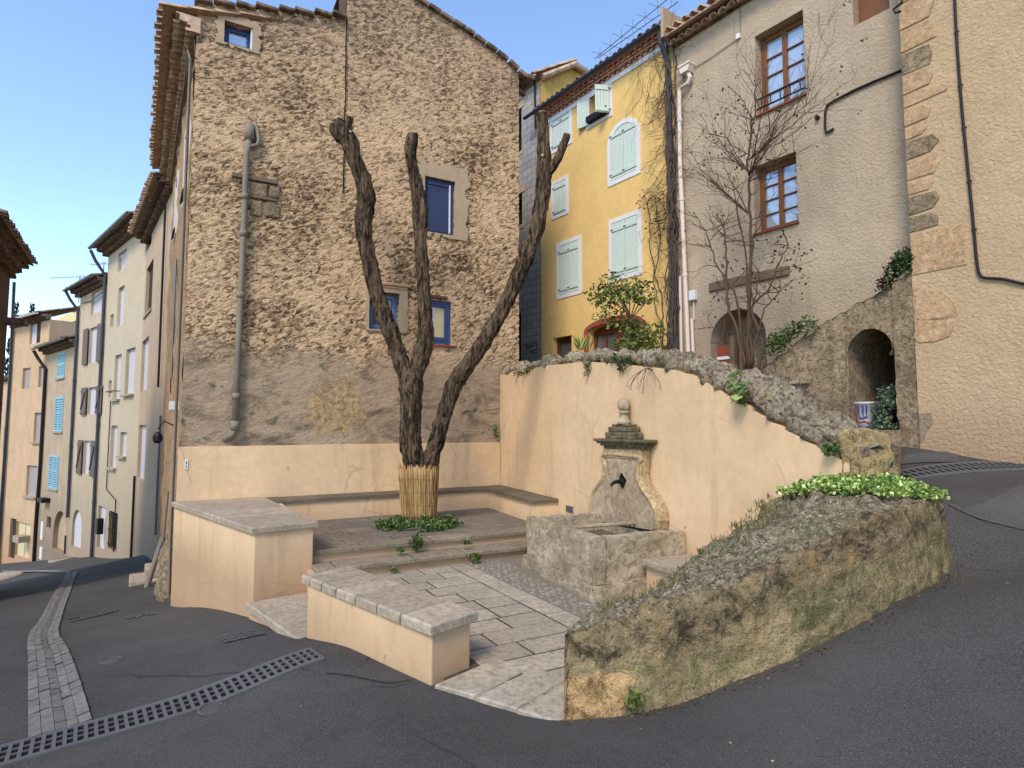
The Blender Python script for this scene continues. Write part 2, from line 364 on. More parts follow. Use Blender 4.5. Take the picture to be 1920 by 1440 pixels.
M_stoneo = stone('orange_facing_stone', srgb(196, 156, 104), srgb(96, 74, 50), srgb(214, 180, 132), 5., 1., .04, .5, (srgb(120, 104, 70), .5))
M_cap = stone('pale_rubble', srgb(210, 188, 152), srgb(84, 70, 54), srgb(238, 224, 200), 6., 1.2, .06, .85, (srgb(112, 98, 72), .6))
M_rubble = stone('rubble_masonry', srgb(194, 168, 132), srgb(96, 78, 60), srgb(216, 194, 162), 4.5, 1.2, .07, .6, (srgb(140, 118, 90), .5))
M_quoin = stone('quoin_stone', srgb(206, 168, 126), srgb(140, 112, 82), srgb(222, 190, 150), 5, .9, .03, .45)
M_pillar = stone('yellow_pitted_stone', srgb(206, 178, 124), srgb(110, 88, 56), srgb(228, 204, 154), 8, 1.1, .04, .7)
M_fount = stone('fountain_limestone', srgb(186, 168, 138), srgb(110, 96, 74), srgb(208, 192, 164), 4, .6, .02, .55, (srgb(128, 116, 86), .6))
M_fountd = stone('mossy_limestone', srgb(128, 112, 86), srgb(62, 58, 40), srgb(160, 146, 120), 5, .8, .03, .7, (srgb(92, 90, 58), .7))
M_stele = stone('warm_limestone', srgb(186, 162, 132), srgb(116, 92, 70), srgb(200, 178, 148), 4, .5, .015, .5, (srgb(150, 124, 96), .5))
M_trim = stone('fountain_moulding', srgb(194, 166, 124), srgb(120, 96, 66), srgb(212, 190, 152), 7, .6, .015, .5)
def pavm(name, c, c2, dk):
    m = Mt(name, .85, .25); i = m.isl(); a = m.noise(3.2, 6, .65, .4); b = m.noise(18, 5, .7)
    k = m.mix(i, c, c2); k = m.mix(m.ramp(a, [(.4, .0), (.7, .85)]), k, sc3(c, .62)); k = m.mix(m.ramp(b, [(.36, .55), (.55, 0.)]), k, dk)
    m.col(k); m.bump(m.mth('ADD', a, b), .5, .012); return m.m
M_pave = pavm('floor_flagstone', srgb(198, 184, 160), srgb(170, 156, 134), srgb(112, 100, 86))
M_cobb = pavm('cobble', srgb(170, 158, 140), srgb(138, 128, 112), srgb(106, 96, 82))
M_paved = pavm('platform_flagstone', srgb(146, 132, 114), srgb(122, 110, 96), srgb(66, 58, 50))
M_cope = pavm('coping_stone', srgb(202, 184, 160), srgb(180, 162, 138), srgb(118, 102, 84))
M_coped = pavm('weathered_coping', srgb(136, 120, 98), srgb(116, 102, 84), srgb(72, 64, 50))
M_nose = pavm('step_nosing', srgb(170, 154, 130), srgb(140, 126, 104), srgb(84, 76, 58))
M_mort = plain('mortar', srgb(88, 80, 70), .95, .1)
M_strip = pavm('gutter_paver', srgb(142, 138, 128), srgb(124, 120, 112), srgb(84, 80, 74))
def asph(name, c):
    m = Mt(name, .88, .25); a = m.noise(.8, 5, .6); g = m.noise(130, 2, .5); s = m.vor(52); st = m.noise(2.2, 5, .7, .6, m.map((1, .5, 1), (0, 0, R_(35))))
    k = m.mix(m.ramp(a, [(.3, 0.), (.7, 1.)]), sc3(c, .7), sc3(c, 1.35)); k = m.mix(m.ramp(g, [(.5, 0.), (.66, .8)]), k, sc3(c, 2.8)); k = m.mix(m.ramp(m.noise(90, 3, .6), [(.34, .7), (.46, 0.)]), k, sc3(c, .35))
    k = m.mix(m.ramp(s, [(.05, .6), (.14, 0.)]), k, sc3(c, 3.2)); k = m.mix(m.ramp(st, [(.52, 0.), (.72, .5)]), k, sc3(c, 1.55))
    wv = m.N.new('ShaderNodeMix'); wv.data_type = 'VECTOR'; wv.inputs[0].default_value = .2; m.nt.links.new(m.tc, wv.inputs[4])
    nn = m.N.new('ShaderNodeTexNoise'); nn.inputs['Scale'].default_value = 1.6; nn.inputs['Detail'].default_value = 7; m.nt.links.new(m.tc, nn.inputs['Vector']); m.nt.links.new(nn.outputs['Color'], wv.inputs[5])
    ed = m.vor(.35, 'DISTANCE_TO_EDGE', wv.outputs[1]); k = m.mix(m.mth('MULTIPLY', m.ramp(ed, [(0., 1.), (.006, 0.)]), m.ramp(m.noise(.5, 2), [(.5, 0.), (.58, .8)])), k, sc3(c, .3))
    k = m.mix(m.ramp(m.noise(1.3, 6, .75, .3), [(.56, 0.), (.7, .4)]), k, sc3(c, .6)); k = m.mix(m.ramp(m.noise(.33, 3, .5), [(.5, 0.), (.56, .22)]), k, sc3(c, 1.9))
    m.col(k); m.bump(m.mth('ADD', g, m.mth('MULTIPLY', s, .6)), .5, .006); return m.m
M_asph = asph('asphalt', srgb(69, 66, 62)); M_asph2 = asph('asphalt_pale', srgb(79, 76, 73)); M_asph3 = asph('asphalt_dark', srgb(54, 50, 52))
M_earth = stone('terrace_earth', srgb(118, 98, 72), srgb(60, 50, 36), srgb(150, 130, 100), 6, .8, .04)
def barkm():
    m = Mt('bark', .95, .15); v = m.map((9, 9, 1.5)); a = m.noise(1.5, 6, .7, 1.2, v); b = m.noise(4, 5, .7, .6, v); g = m.noise(1.1, 4)
    c = m.mix(m.ramp(a, [(.42, 0.), (.53, .5), (.68, 1.)]), srgb(40, 30, 23), srgb(140, 116, 90))
    c = m.mix(m.ramp(g, [(.5, 0.), (.7, .4)]), c, srgb(66, 56, 44)); m.col(c)
    m.bump(m.mth('ADD', a, m.mth('MULTIPLY', b, .5)), 1., .05); return m.m
M_bark = barkm()
M_cutw = plain('cut_wood', srgb(196, 170, 128), .8, .2)
M_twig = plain('twig', srgb(98, 78, 64), .9, .15)
M_vine = plain('vine_stem', srgb(92, 80, 74), .9, .15)
def reedm():
    m = Mt('reed', .6, .35); i = m.isl(); n = m.noise(5, 4, .6, .2, m.map((6, 6, 1)))
    k = m.mix(m.ramp(i, [(0, 0.), (1, 1.)]), srgb(136, 98, 56), srgb(224, 186, 122)); m.col(m.mix(m.ramp(n, [(.4, 0.), (.7, .7)]), k, srgb(120, 78, 38))); return m.m
M_reed = reedm()
M_tile = Mt('roof_tile', .85, .25)
_i = M_tile.isl(); _n = M_tile.noise(5, 5, .7, .4); _k = M_tile.mix(_i, srgb(196, 156, 122), srgb(232, 200, 166))
M_tile.col(M_tile.mix(M_tile.ramp(_n, [(.42, 0.), (.66, .8)]), _k, srgb(140, 120, 100))); M_tile.bump(_n, .4, .01); M_tile = M_tile.m
M_tiled = Mt('roof_tile_dark', .85, .25)
_i = M_tiled.isl(); _n = M_tiled.noise(6, 5, .7, .4); _k = M_tiled.mix(_i, srgb(134, 108, 88), srgb(168, 138, 112))
M_tiled.col(M_tiled.mix(M_tiled.ramp(_n, [(.4, 0.), (.6, .85)]), _k, srgb(70, 62, 56))); M_tiled = M_tiled.m
M_terra = plain('terracotta', srgb(150, 76, 52), .85, .2); M_mortw = plain('pale_mortar', srgb(222, 196, 170), .95, .1)
M_blue = plain('blue_paint', srgb(62, 78, 124), .5, .35, var=.2); M_blued = plain('dark_blue_panel', srgb(56, 64, 98), .5, .35, var=.15)
M_bluep = plain('grey_blue_paint', srgb(104, 122, 158), .5, .35)
M_mint = wood('mint_paint', srgb(198, 216, 200)); M_mint = plain('mint_shutter_paint', srgb(212, 224, 208), .55, .3, var=.06)
M_white = plain('white_trim', srgb(236, 232, 228), .7, .25, var=.05); M_cream = plain('cream_pvc', srgb(232, 216, 196), .5, .35, var=.05)
M_brown = wood('brown_wood', srgb(132, 84, 50), .5); M_oldw = wood('old_timber', srgb(128, 108, 86), .85); M_door = wood('varnished_wood', srgb(118, 62, 34), .45)
M_redtr = plain('red_surround_paint', srgb(166, 84, 66), .8, .2, var=.12)
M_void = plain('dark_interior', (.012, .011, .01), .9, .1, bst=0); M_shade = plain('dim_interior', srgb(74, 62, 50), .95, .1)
M_glass = glass('window_glass'); M_glassd = glass('old_glass', (.12, .12, .11), .15, .08); M_curtain = plain('drawn_blind', srgb(206, 202, 204), .8, .2, var=.05)
M_iron = plain('dark_iron', srgb(42, 38, 38), .55, .4, .6); M_zinc = plain('zinc', srgb(128, 130, 134), .5, .4, .5); M_gut = plain('slate_gutter', srgb(64, 66, 76), .5, .4, .2)
M_pipe = plain('old_grey_pipe', srgb(142, 130, 114), .8, .25, var=.22, sc=3); M_steel = plain('galvanised_grate', srgb(112, 110, 108), .6, .4, .35, var=.2)
M_cable = plain('black_cable', srgb(34, 30, 32), .6, .3); M_skyblue = plain('blue_shutter_paint', srgb(138, 190, 204), .55, .3, var=.06)
M_shutb = wood('brown_shutter', srgb(118, 100, 88), .7); M_block = None
_m = Mt('concrete_block', .92, .2); _b = _m.brick(_m.map((1, 1, 1), (R_(-90), 0, 0)), .4, .2, .012, srgb(182, 174, 164), srgb(162, 154, 146), srgb(128, 120, 112))
_m.col(_m.mix(_m.ramp(_m.noise(7, 5, .7), [(.4, .35), (.6, 0.)]), _b['Color'], srgb(120, 112, 104))); _m.bump(_m.mth('ADD', _m.mth('MULTIPLY', _b['Fac'], -1.), _m.noise(40, 4)), .4, .01); M_block = _m.m
LF_ground = leafm('ground_cover_leaf', srgb(38, 58, 26), srgb(80, 106, 46), srgb(128, 146, 74))
LF_clov = leafm('sunlit_weed_leaf', srgb(66, 92, 34), srgb(140, 168, 66), srgb(230, 240, 160))  # pale leaf tones put the patch of sun on the weeds into the colour
LF_tree = leafm('shrub_leaf', srgb(52, 66, 26), srgb(98, 112, 44), srgb(146, 150, 66))
LF_dry = leafm('dry_leaf', srgb(46, 34, 28), srgb(84, 62, 44), srgb(92, 96, 50))
LF_grey = leafm('grey_green_leaf', srgb(58, 74, 58), srgb(102, 120, 92), srgb(136, 150, 116))
LF_dark = leafm('dark_ivy_leaf', srgb(30, 48, 24), srgb(62, 88, 44), srgb(100, 118, 60))
LF_cyp = leafm('cypress_needle', srgb(18, 30, 22), srgb(34, 52, 36))
M_water = Mt('still_water', .06, .6); M_water.col(srgb(58, 54, 40)); M_water.bump(M_water.noise(6, 3), .08, .01); M_water = M_water.m

# ------------------------------------------------------------------ ground
ctrl = []
def c_px(u, v, y): p = atd(u, v, y); ctrl.append(tuple(p)); return p
for q in ((1052, 1355, 3.98), (1150, 1345, 3.86), (1250, 1325, 3.84), (1400, 1275, 3.89), (1550, 1205, 4.05), (1680, 1130, 4.34), (1787, 1060, 5.0),
          (0, 1410, 4.2), (600, 1225, 5.3), (325, 1138, 9.6), (475, 1172, 6.9), (240, 1048, 18.), (10, 1105, 15.), (0, 1200, 7.4), (575, 1200, 5.9), (400, 1330, 4.6),
          (1690, 832, 8.75), (1920, 869, 7.6), (1790, 950, 5.7), (1920, 1100, 4.2), (1920, 1300, 3.05), (1600, 1440, 2.75), (300, 1440, 3.65), (960, 1440, 3.05), (1700, 900, 5.7),
          (235, 1048, 21.), (175, 1043, 25.), (130, 1043, 27.5), (68, 1052, 31.1), (22, 1052, 33.8), (285, 1062, 16.), (820, 1284, 4.62), (200, 1200, 7.2)):
    c_px(*q)
ctrl += [(0, 0, .25), (3, 0, .75), (5, -3, 1.2), (8, 3, 1.5), (-3, 0, -.15), (-6, 4, -.55), (0, -8, .6), (-9, -4, -.6), (-14, 9, -1.6), (-20, 22, -4.0), (-30, 40, -7), (-45, 45, -9),
         (-10, 30, -3), (0, 25, 1.6), (10, 18, 2.0), (15, 5, 2.2), (60, 0, 2), (0, -80, -2), (-90, 0, -10), (0, 110, -6), (100, 100, -4), (-100, 110, -14), (-100, -100, -8), (100, -100, -2)]
for a, b in ((2, 2), (4, 2), (2, 5), (1, 6.5)): p = pl(a, b); ctrl.append((p.x, p.y, -.35))
CT = np.array(ctrl)
_d = np.sqrt(((CT[:, None, :2]-CT[None, :, :2])**2).sum(-1)+.15)
_A = np.zeros((len(CT)+3,)*2); _A[:len(CT), :len(CT)] = _d+np.eye(len(CT))*-.02
_A[:len(CT), -3] = 1; _A[:len(CT), -2:] = CT[:, :2]; _A[-3, :len(CT)] = 1; _A[-2:, :len(CT)] = CT[:, :2].T
_w = np.linalg.solve(_A, np.concatenate([CT[:, 2], [0, 0, 0]]))
def gzv(X, Y):
    d = np.sqrt((X[..., None]-CT[:, 0])**2+(Y[..., None]-CT[:, 1])**2+.15)
    return d @ _w[:-3]+_w[-3]+_w[-2]*X+_w[-1]*Y
def gz(x, y): return float(gzv(np.array([float(x)]), np.array([float(y)]))[0])
def atg(u, v):
    r = ray(u, v); lo, hi = .5, 90.
    for k in range(60):
        m = (lo+hi)/2; p = CP+r*m
        if p.z > gz(p.x, p.y): lo = m
        else: hi = m
    p = CP+r*lo; return Vector((p.x, p.y, gz(p.x, p.y)))
plaza = [(5.4, .3), (4.75, 3.0), (4.45, 5.2), (3.95, 6.6), (3.6, 7.3), (2.4, 8.1), (1.5, 8.3), (.8, 7.8), (.4, 5), (.05, 2), (-.15, .1)]
PLW = [pl(a, b) for a, b in plaza]
def inpoly(x, y, P):
    c = False; j = len(P)-1
    for i in range(len(P)):
        if (P[i].y > y) != (P[j].y > y) and x < (P[j].x-P[i].x)*(y-P[i].y)/(P[j].y-P[i].y)+P[i].x: c = not c
        j = i
    return c
def ax(a0, a1, st, far): 
    f = list(np.arange(a0, a1+1e-6, st)); g = []; d = st; x = f[-1]
    while x < far: d *= 1.3; x += d; g.append(x)
    h = []; d = st; x = f[0]
    while x > -far: d *= 1.3; x -= d; h.append(x)
    return np.array(h[::-1]+f+g)
X, Y = np.meshgrid(ax(-14.5, 7, .15, 260), ax(1, 19, .15, 260)); Zg = gzv(X, Y)
mb = MB()
for j in range(X.shape[0]):
    for i in range(X.shape[1]):
        z = Zg[j, i]
        if abs(X[j, i]) < 8 and 0 < Y[j, i] < 14 and inpoly(X[j, i], Y[j, i], PLW): z = min(z, -.4)
        mb.v.append(Vector((X[j, i], Y[j, i], z+.006*noise.noise(Vector((X[j, i]*2, Y[j, i]*2, 0))))))
W_ = X.shape[1]
for j in range(X.shape[0]-1):
    for i in range(W_-1): mb.fi((j*W_+i, j*W_+i+1, (j+1)*W_+i+1, (j+1)*W_+i))
setp(obj('street_ground', mb, M_asph, smooth=True, rec=False), 'dark grey asphalt lane dipping to the left and climbing to the right', 'street', kind='structure')
def sheet(name, uv, mat, lift, label, cat, n=14):     # a patch lying on the lane
    P = [atg(u, v) for u, v in uv]; mb = MB()
    rows = []
    for i in range(n+1):
        a = P[0].lerp(P[3], i/n); b = P[1].lerp(P[2], i/n)
        rows.append([(lambda q: Vector((q.x, q.y, gz(q.x, q.y)+lift)))(a.lerp(b, j/n)) for j in range(n+1)])
    mb.grid(rows); return setp(obj(name, mb, mat, smooth=True), label, cat, kind='structure')
sheet('asphalt_patch', ((1775, 945), (1915, 908), (2040, 1010), (1880, 985)), M_asph2, .007, 'paler asphalt patch on the climbing lane', 'road patch')  # paler grey sheet laid over the lane asphalt
sheet('asphalt_patch', ((1680, 858), (1790, 848), (1800, 868), (1690, 872)), M_asph2, .012, 'worn asphalt strip before the ochre house', 'road patch')

# paved gutter strip running down the street
mbs = MB(); mbm = MB()
Lp = [(52, 1390), (52, 1240), (54, 1192), (82, 1150), (100, 1116), (118, 1090), (126, 1074)]
Rp = [(172, 1352), (128, 1220), (110, 1188), (118, 1150), (132, 1110), (140, 1086), (146, 1072)]
La = crv([atg(*p) for p in Lp], 6); Ra = crv([atg(*p) for p in Rp], 6)
dist = [0]
for k in range(1, len(La)): dist.append(dist[-1]+((La[k]-La[k-1]).length+(Ra[k]-Ra[k-1]).length)/2)
def strip_pt(t, f):
    x = [lerpl(t, dist, [p[c] for p in La]) for c in range(2)]; y = [lerpl(t, dist, [p[c] for p in Ra]) for c in range(2)]
    q = (x[0]+(y[0]-x[0])*f, x[1]+(y[1]-x[1])*f); dip = -.02*math.exp(-((f-.64)/.16)**2)
    return Vector((q[0], q[1], gz(*q)+.022+dip))
mbm.grid([[strip_pt(t, f)-Vector((0, 0, .012)) for f in np.linspace(0, 1, 9)] for t in np.linspace(0, dist[-1], 90)])
t = 0.
fr_ = [0, .2, .41, .6, .78, 1.]
while t < dist[-1]-.05:
    L = .2 if t < 7 else .32
    for k in range(5):
        o = random.uniform(-.03, .03); c = [strip_pt(min(max(t+o+(L-.008)*a, 0), dist[-1]), fr_[k]+.005+(fr_[k+1]-fr_[k]-.010)*f)+Vector((0, 0, random.uniform(-.004, .006))) for a, f in ((0, 0), (0, 1), (1, 1), (1, 0))]
        mbs.face(c); b = [q-Vector((0, 0, .03)) for q in c]
        for q in range(4): mbs.face((c[q], c[(q+1) % 4], b[(q+1) % 4], b[q]))
    t += L
o = obj('gutter_strip', mbm, M_mort, rec=True); setp(o, 'pale paved gutter strip running down the lane', 'gutter', kind='structure')
obj('paver', mbs, M_strip, parent=o, rec=True, bev=.006)['kind'] = 'stuff'
mb = MB(); a = [atg(u, v) for u, v in ((-40, 1071), (20, 1071), (70, 1070), (132, 1071))]; b = [atg(u, v) for u, v in ((-40, 1075), (20, 1074.5), (70, 1073.5), (132, 1075))]
mb.grid([[p+Vector((0, 0, .03)) for p in a], [p+Vector((0, 0, .03)) for p in b]])
setp(obj('kerb_line', mb, M_strip), 'thin pale kerb line crossing the far end of the lane', 'kerb', kind='structure')

# slotted drain channel across the lane
def drain(name, A, B, wid, label, sl=.13, rows=3):
    n = int((B-A).length/sl); d = (B-A).normalized(); s = Vector((d.y, -d.x, 0)).normalized()
    fr = Matrix.Translation(A); mbf = MB(); mbd = MB()
    def gp(q, dz): return Vector((q.x, q.y, gz(q.x, q.y)+dz))-A
    N = n
    for k in range(N):
        t0 = A+d*(k*sl); t1 = A+d*((k+1)*sl); ts = [(t0, t0+d*(sl*.6)), (t0+d*(sl*.6), t1)]
        xs = np.linspace(-wid/2, wid/2, rows*2+2)
        # frame edges and ribs
        for (p0, p1), full in zip(ts, (False, True)):
            segs = [(-wid/2-.02, -wid/2+.035), (wid/2-.035, wid/2+.02)]
            if full: segs = [(-wid/2-.02, wid/2+.02)]
            else:
                for r in range(1, rows): c = -wid/2+.035+(wid-.07)*r/rows; segs.append((c-.009, c+.009))
            for x0, x1 in segs:
                c = [gp(p0+s*x0, .016), gp(p1+s*x0, .016), gp(p1+s*x1, .016), gp(p0+s*x1, .016)]
                mbf.face(c)
                b = [q-Vector((0, 0, .05)) for q in c]
                for q in range(4): mbf.face((c[q], c[(q+1) % 4], b[(q+1) % 4], b[q]))
    for k in range(N): 
        t0 = A+d*(k*sl); t1 = A+d*((k+1)*sl)
        mbd.face([gp(t0-s*wid/2, .007), gp(t1-s*wid/2, .008), gp(t1+s*wid/2, .008), gp(t0+s*wid/2, .008)])
    r = thing(name, label, 'drain', fr)
    obj('grating', mbf, M_steel, parent=r, fr=fr, rec=False); obj('channel', mbd, M_void, parent=r, fr=fr)
drain('drain_channel', atg(-70, 1440), atg(606, 1222), .38, 'long slotted metal drain grating crossing the lane beside the low bench wall', .06)
drain('drain_channel', atg(1690, 893), atg(1990, 868), .4, 'slotted drain grating across the climbing lane near the ochre house', .08, 2)
for i, (u, v, lab) in enumerate(((398, 1331, 'small round valve cover in the asphalt below the drain grating'), (209, 1240, 'small round valve cover in the asphalt beside the gutter strip'))):
    p = atg(u, v); mb = MB(); mb.lathe([(.10, 0), (.10, .012), (.085, .014), (.08, .008), (.0, .009)], 20)
    setp(obj('valve_cover', mb, M_asph2, fr=Matrix.Translation(p+Vector((0, 0, .004)))), lab, 'cover')
for uv, lab in ((((405, 1195), (470, 1183), (500, 1190), (420, 1208)), 'exposed cobble patch in the asphalt near the tall planter wall'), (((125, 1160), (215, 1142), (222, 1146), (130, 1168)), 'cobble patch beside the gutter strip bend'), (((232, 1158), (288, 1148), (292, 1152), (238, 1164)), 'small cobble patch in the middle of the lane')):
    P = [atg(*q) for q in uv]; mb = MB(); n, k2 = 9, 3
    for i in range(n):
        for j in range(k2):
            if random.random() < .2: continue
            c = [P[0].lerp(P[1], (i+a)/n).lerp(P[3].lerp(P[2], (i+a)/n), (j+b)/k2) for a, b in ((.08, .08), (.92, .08), (.92, .92), (.08, .92))]
            c = [Vector((q.x, q.y, gz(q.x, q.y)+.010+random.uniform(0, .006))) for q in c]; mb.face(c)
    setp(obj('cobble_patch', mb, M_asph2), lab, 'cobbles', kind='structure')
random.seed(3)
mbd = MB()
for k in range(10):
    u, v = random.choice(((random.uniform(980, 1900), random.uniform(1300, 1430)), (random.uniform(300, 900), random.uniform(1290, 1430)), (random.uniform(1780, 1900), random.uniform(1030, 1200))))
    if 700 < u < 1080 and v < 1360: continue
    p = atg(u, v); mbd.leaf(p+Vector((0, 0, .008)), (random.uniform(-1, 1), random.uniform(-1, 1), .15), random.uniform(.012, .03), .6)
setp(obj('leaf_litter', mbd, leafm('fallen_leaf', srgb(120, 90, 60), srgb(190, 160, 110))), 'scattered dry leaf bits on the asphalt', 'litter', kind='stuff')
# ------------------------------------------------------------------ the little square
PF = G.m                                        # local x = -a, y = -b
def lp(a, b): return (-a, -b)
def slabs(mb, a0, a1, b0, b1, z0, z1, la, lb, gap=.008, ch=.008, m=0, jz=.003, along='a', stag=True, clip=None):
    rows = max(1, round((b1-b0)/lb)) if along == 'a' else max(1, round((a1-a0)/la))
    for r in range(rows):
        if along == 'a': q0, q1 = b0+(b1-b0)*r/rows, b0+(b1-b0)*(r+1)/rows; p0, p1, L = a0, a1, la
        else: q0, q1 = a0+(a1-a0)*r/rows, a0+(a1-a0)*(r+1)/rows; p0, p1, L = b0, b1, lb
        p = p0-(random.uniform(0, .7)*L if stag else 0)
        while p < p1-.03:
            e = p+L*random.uniform(.75, 1.35)
            if p1-e < L*.3: e = p1
            x0, x1 = max(p, p0)+gap/2, min(e, p1)-gap/2; p = e
            if x1-x0 < .03: continue
            A = (x0, x1, q0+gap/2, q1-gap/2) if along == 'a' else (q0+gap/2, q1-gap/2, x0, x1)
            ca, cb = (A[0]+A[1])/2, (A[2]+A[3])/2
            if clip and not clip(ca, cb): continue
            j = lambda: random.uniform(-.004, .004)
            dz = random.uniform(-jz, jz)
            mb.prism([(-A[1]+j(), -A[3]+j()), (-A[0]+j(), -A[3]+j()), (-A[0]+j(), -A[2]+j()), (-A[1]+j(), -A[2]+j())], z0, z1+dz, m, ch)
# floor
FP = [(4.36, 3.36), (4.25, 3.3), (1.3, 3.3), (.42, 4.), (.8, 7.6), (2.2, 8.15), (3.66, 7.9), (4.1, 6.8), (4.36, 4.8)]
FV = [Vector((-a, -b, 0)) for a, b in FP]
mb = MB(); mb.prism([(p.x, p.y) for p in FV], -.35, -.005)
fl = setp(obj('square_floor', mb, M_mort, fr=PF), 'paved floor of the fountain square', 'floor', kind='structure')
mb = MB()
def clipf(a, b): return a < 4.35 or b > 5.2
EDG = [Vector((-a, -b, 0)) for a, b in [(4.45, 3.42), (1.9, 3.42), (1.9, 4.0), (1.2, 4.), (1.2, 8.2), (3.6, 7.9), (3.8, 6.9), (4.25, 4.9)]]
slabs(mb, 2.62, 4.7, 3.44, 8.1, -.06, .0, .62, .33, .022, .006, clip=lambda a, b: inpoly(-a, -b, EDG))
slabs(mb, 2.36, 2.62, 3.44, 7.6, -.06, .002, .26, .62, .02, .006, along='b')
# big kerb stones of the front edge
fe = [(4.2, 6.93), (4.02, 7.25), (3.86, 7.56), (3.7, 7.87)]
for k in range(3):
    (a0, b0), (a1, b1) = fe[k], fe[k+1]
    mb.prism([(-a0-.005, -b0-.0), (-a1, -b1+.012), (-a1+.62, -b1+.26), (-a0+.62, -b0+.22)][::1], -.3, .006, 0, .01)
obj('flagstone', mb, M_pave, parent=fl, fr=PF, rec=True)['kind'] = 'stuff'
mb = MB(); mb.box(-2.36, -1.3, -7.9, -3.44, -.1, -.003); obj('cobble_bed', mb, plain('cobble_bed', srgb(136, 126, 110), .95, .1), parent=fl, fr=PF)
mb = MB(); random.seed(5)          # cobbles around the basin
for i in range(14):
    for j in range(46):
        a = 1.86+i*.085+random.uniform(-.02, .02)+(.04 if j % 2 else 0); b = 3.47+j*.085+random.uniform(-.02, .02)
        if a > 2.33 or (4.0 < b < 6.05 and a < 1.95): continue
        r = random.uniform(.032, .046); n = 6
        pr = [(r, -.03), (r*.95, 0), (r*.6, random.uniform(.008, .014)), (.002, .014)]
        k0 = len(mb.v); mb.lathe(pr, n, (0, 0, 0)); an = random.uniform(0, 3.14)
        mb.xf(Matrix.Translation((-a, -b, -.006)) @ Matrix.Rotation(an, 4, 'Z') @ Matrix.Diagonal((1.25, .85, 1, 1)), k0)
obj('cobblestone', mb, M_cobb, parent=fl, fr=PF, smooth=True)['kind'] = 'stuff'

# platform round the tree with two steps
pr_ = thing('stepped_platform', 'raised flagstone platform with two low steps around the pollarded tree', 'platform', Matrix(PF))
mb = MB(); mb.box(-4.45, -.02, -3.05, -.02, -.35, .245); mb.box(-4.45, -.02, -3.43, -3.05, -.35, .10)
mq = MB(); mq.box(-4.4, -.03, -3.04, -.03, .2451, .293); mq.box(-4.38, -.03, -3.42, -3.06, .1001, .146); obj('mortar_bed', mq, M_mort, parent=pr_, fr=PF)
obj('riser', mb, M_peach, parent=pr_, fr=PF)
mb = MB(); slabs(mb, .02, 4.5, .3, 2.78, .246, .298, .55, .3, .016, .005)
mb2 = MB(); slabs(mb2, .02, 4.5, 2.78, 3.1, .248, .302, .75, .4, .008, .012); slabs(mb2, .02, 4.4, 3.06, 3.49, .101, .152, .8, .5, .008, .012)
obj('flagstone', mb, M_paved, parent=pr_, fr=PF)['kind'] = 'stuff'
obj('nosing', mb2, M_nose, parent=pr_, fr=PF)

# plastered band at the foot of the gable
mb = MB(); mb.box(-5.93, -.012, -.03, .02, -1.2, 1.575)
setp(obj('plaster_plinth', mb, M_peach, fr=PF, bev=.004), 'peach plastered band along the foot of the rough stone gable', 'wall')
# bench along the gable and the tall wall
bt = thing('corner_bench', 'peach masonry bench with dark stone seat in the corner under the gable and tall wall', 'bench', Matrix(PF))
mb = MB(); mb.box(-4.4, -.03, -.46, -.031, .2, .625); obj('base', mb, M_peach, parent=bt, fr=PF)
mb = MB(); mb.box(.40, 2.62, -.44, -.001, .2, .626); obj('base', mb, M_peach, parent=bt, fr=T)
mb = MB(); slabs(mb, .03, 4.6, .032, .50, .626, .69, .62, .5, .006, .012); obj('seat', mb, M_coped, parent=bt, fr=PF)
mb = MB(); slabs(mb, -2.66, -.47, .003, .49, .627, .693, .62, .6, .006, .012); obj('seat', mb, M_coped, parent=bt, fr=T)
# tall planter-height block at the lane
bl = thing('end_wall', 'tall peach wall block with pale stone coping at the corner of the stone house', 'wall', Matrix(PF))
A4 = [(5.95, .03), (5.09, 3.34), (4.38, 3.2), (4.38, .03)]
mb = MB(); mb.prism([lp(*p) for p in A4], -1.6, .625); obj('block', mb, M_peach, parent=bl, fr=PF, bev=.012, segs=2)
mb = MB()
def cquad(mb, q, f0, f1, z0, z1, ch=.012):     # slice f0..f1 of quad (q0->q3 left side, q1->q2 right side)
    q = [Vector(p) for p in q]; P = [q[0].lerp(q[1], f0), q[0].lerp(q[1], f1), q[3].lerp(q[2], f1), q[3].lerp(q[2], f0)]
    mb.prism([(-p.x, -p.y) for p in P], z0, z1, 0, ch)
A4c = [(5.99, .032), (5.12, 3.38), (4.33, 3.24), (4.6, .032)]
ff = [0, .1, .24, .46, .68, 1.]
for k in range(5): cquad(mb, A4c, ff[k]+.002, ff[k+1]-.002, .626, .698)
obj('coping', mb, M_cope, parent=bl, fr=PF)
# sloping step slab between the two blocks
st = thing('entrance_step', 'worn stone entrance step between the two peach wall blocks', 'step', Matrix(PF))
mb = MB(); S4 = [(5.16, 3.36), (4.84, 4.95), (4.2, 4.85), (4.36, 3.22)]
for k, (f0, f1) in enumerate(((0, .34), (.34, .7), (.7, 1.))): cquad(mb, S4, f0+.002, f1-.002, -.25, -.165, .015)
obj('tread', mb, M_cope, parent=st, fr=PF)
mb = MB(); mb.prism([lp(*p) for p in ((5.12, 3.36), (4.8, 4.93), (4.2, 4.85), (4.36, 3.22))], -.9, -.251); obj('base', mb, M_peach, parent=st, fr=PF)
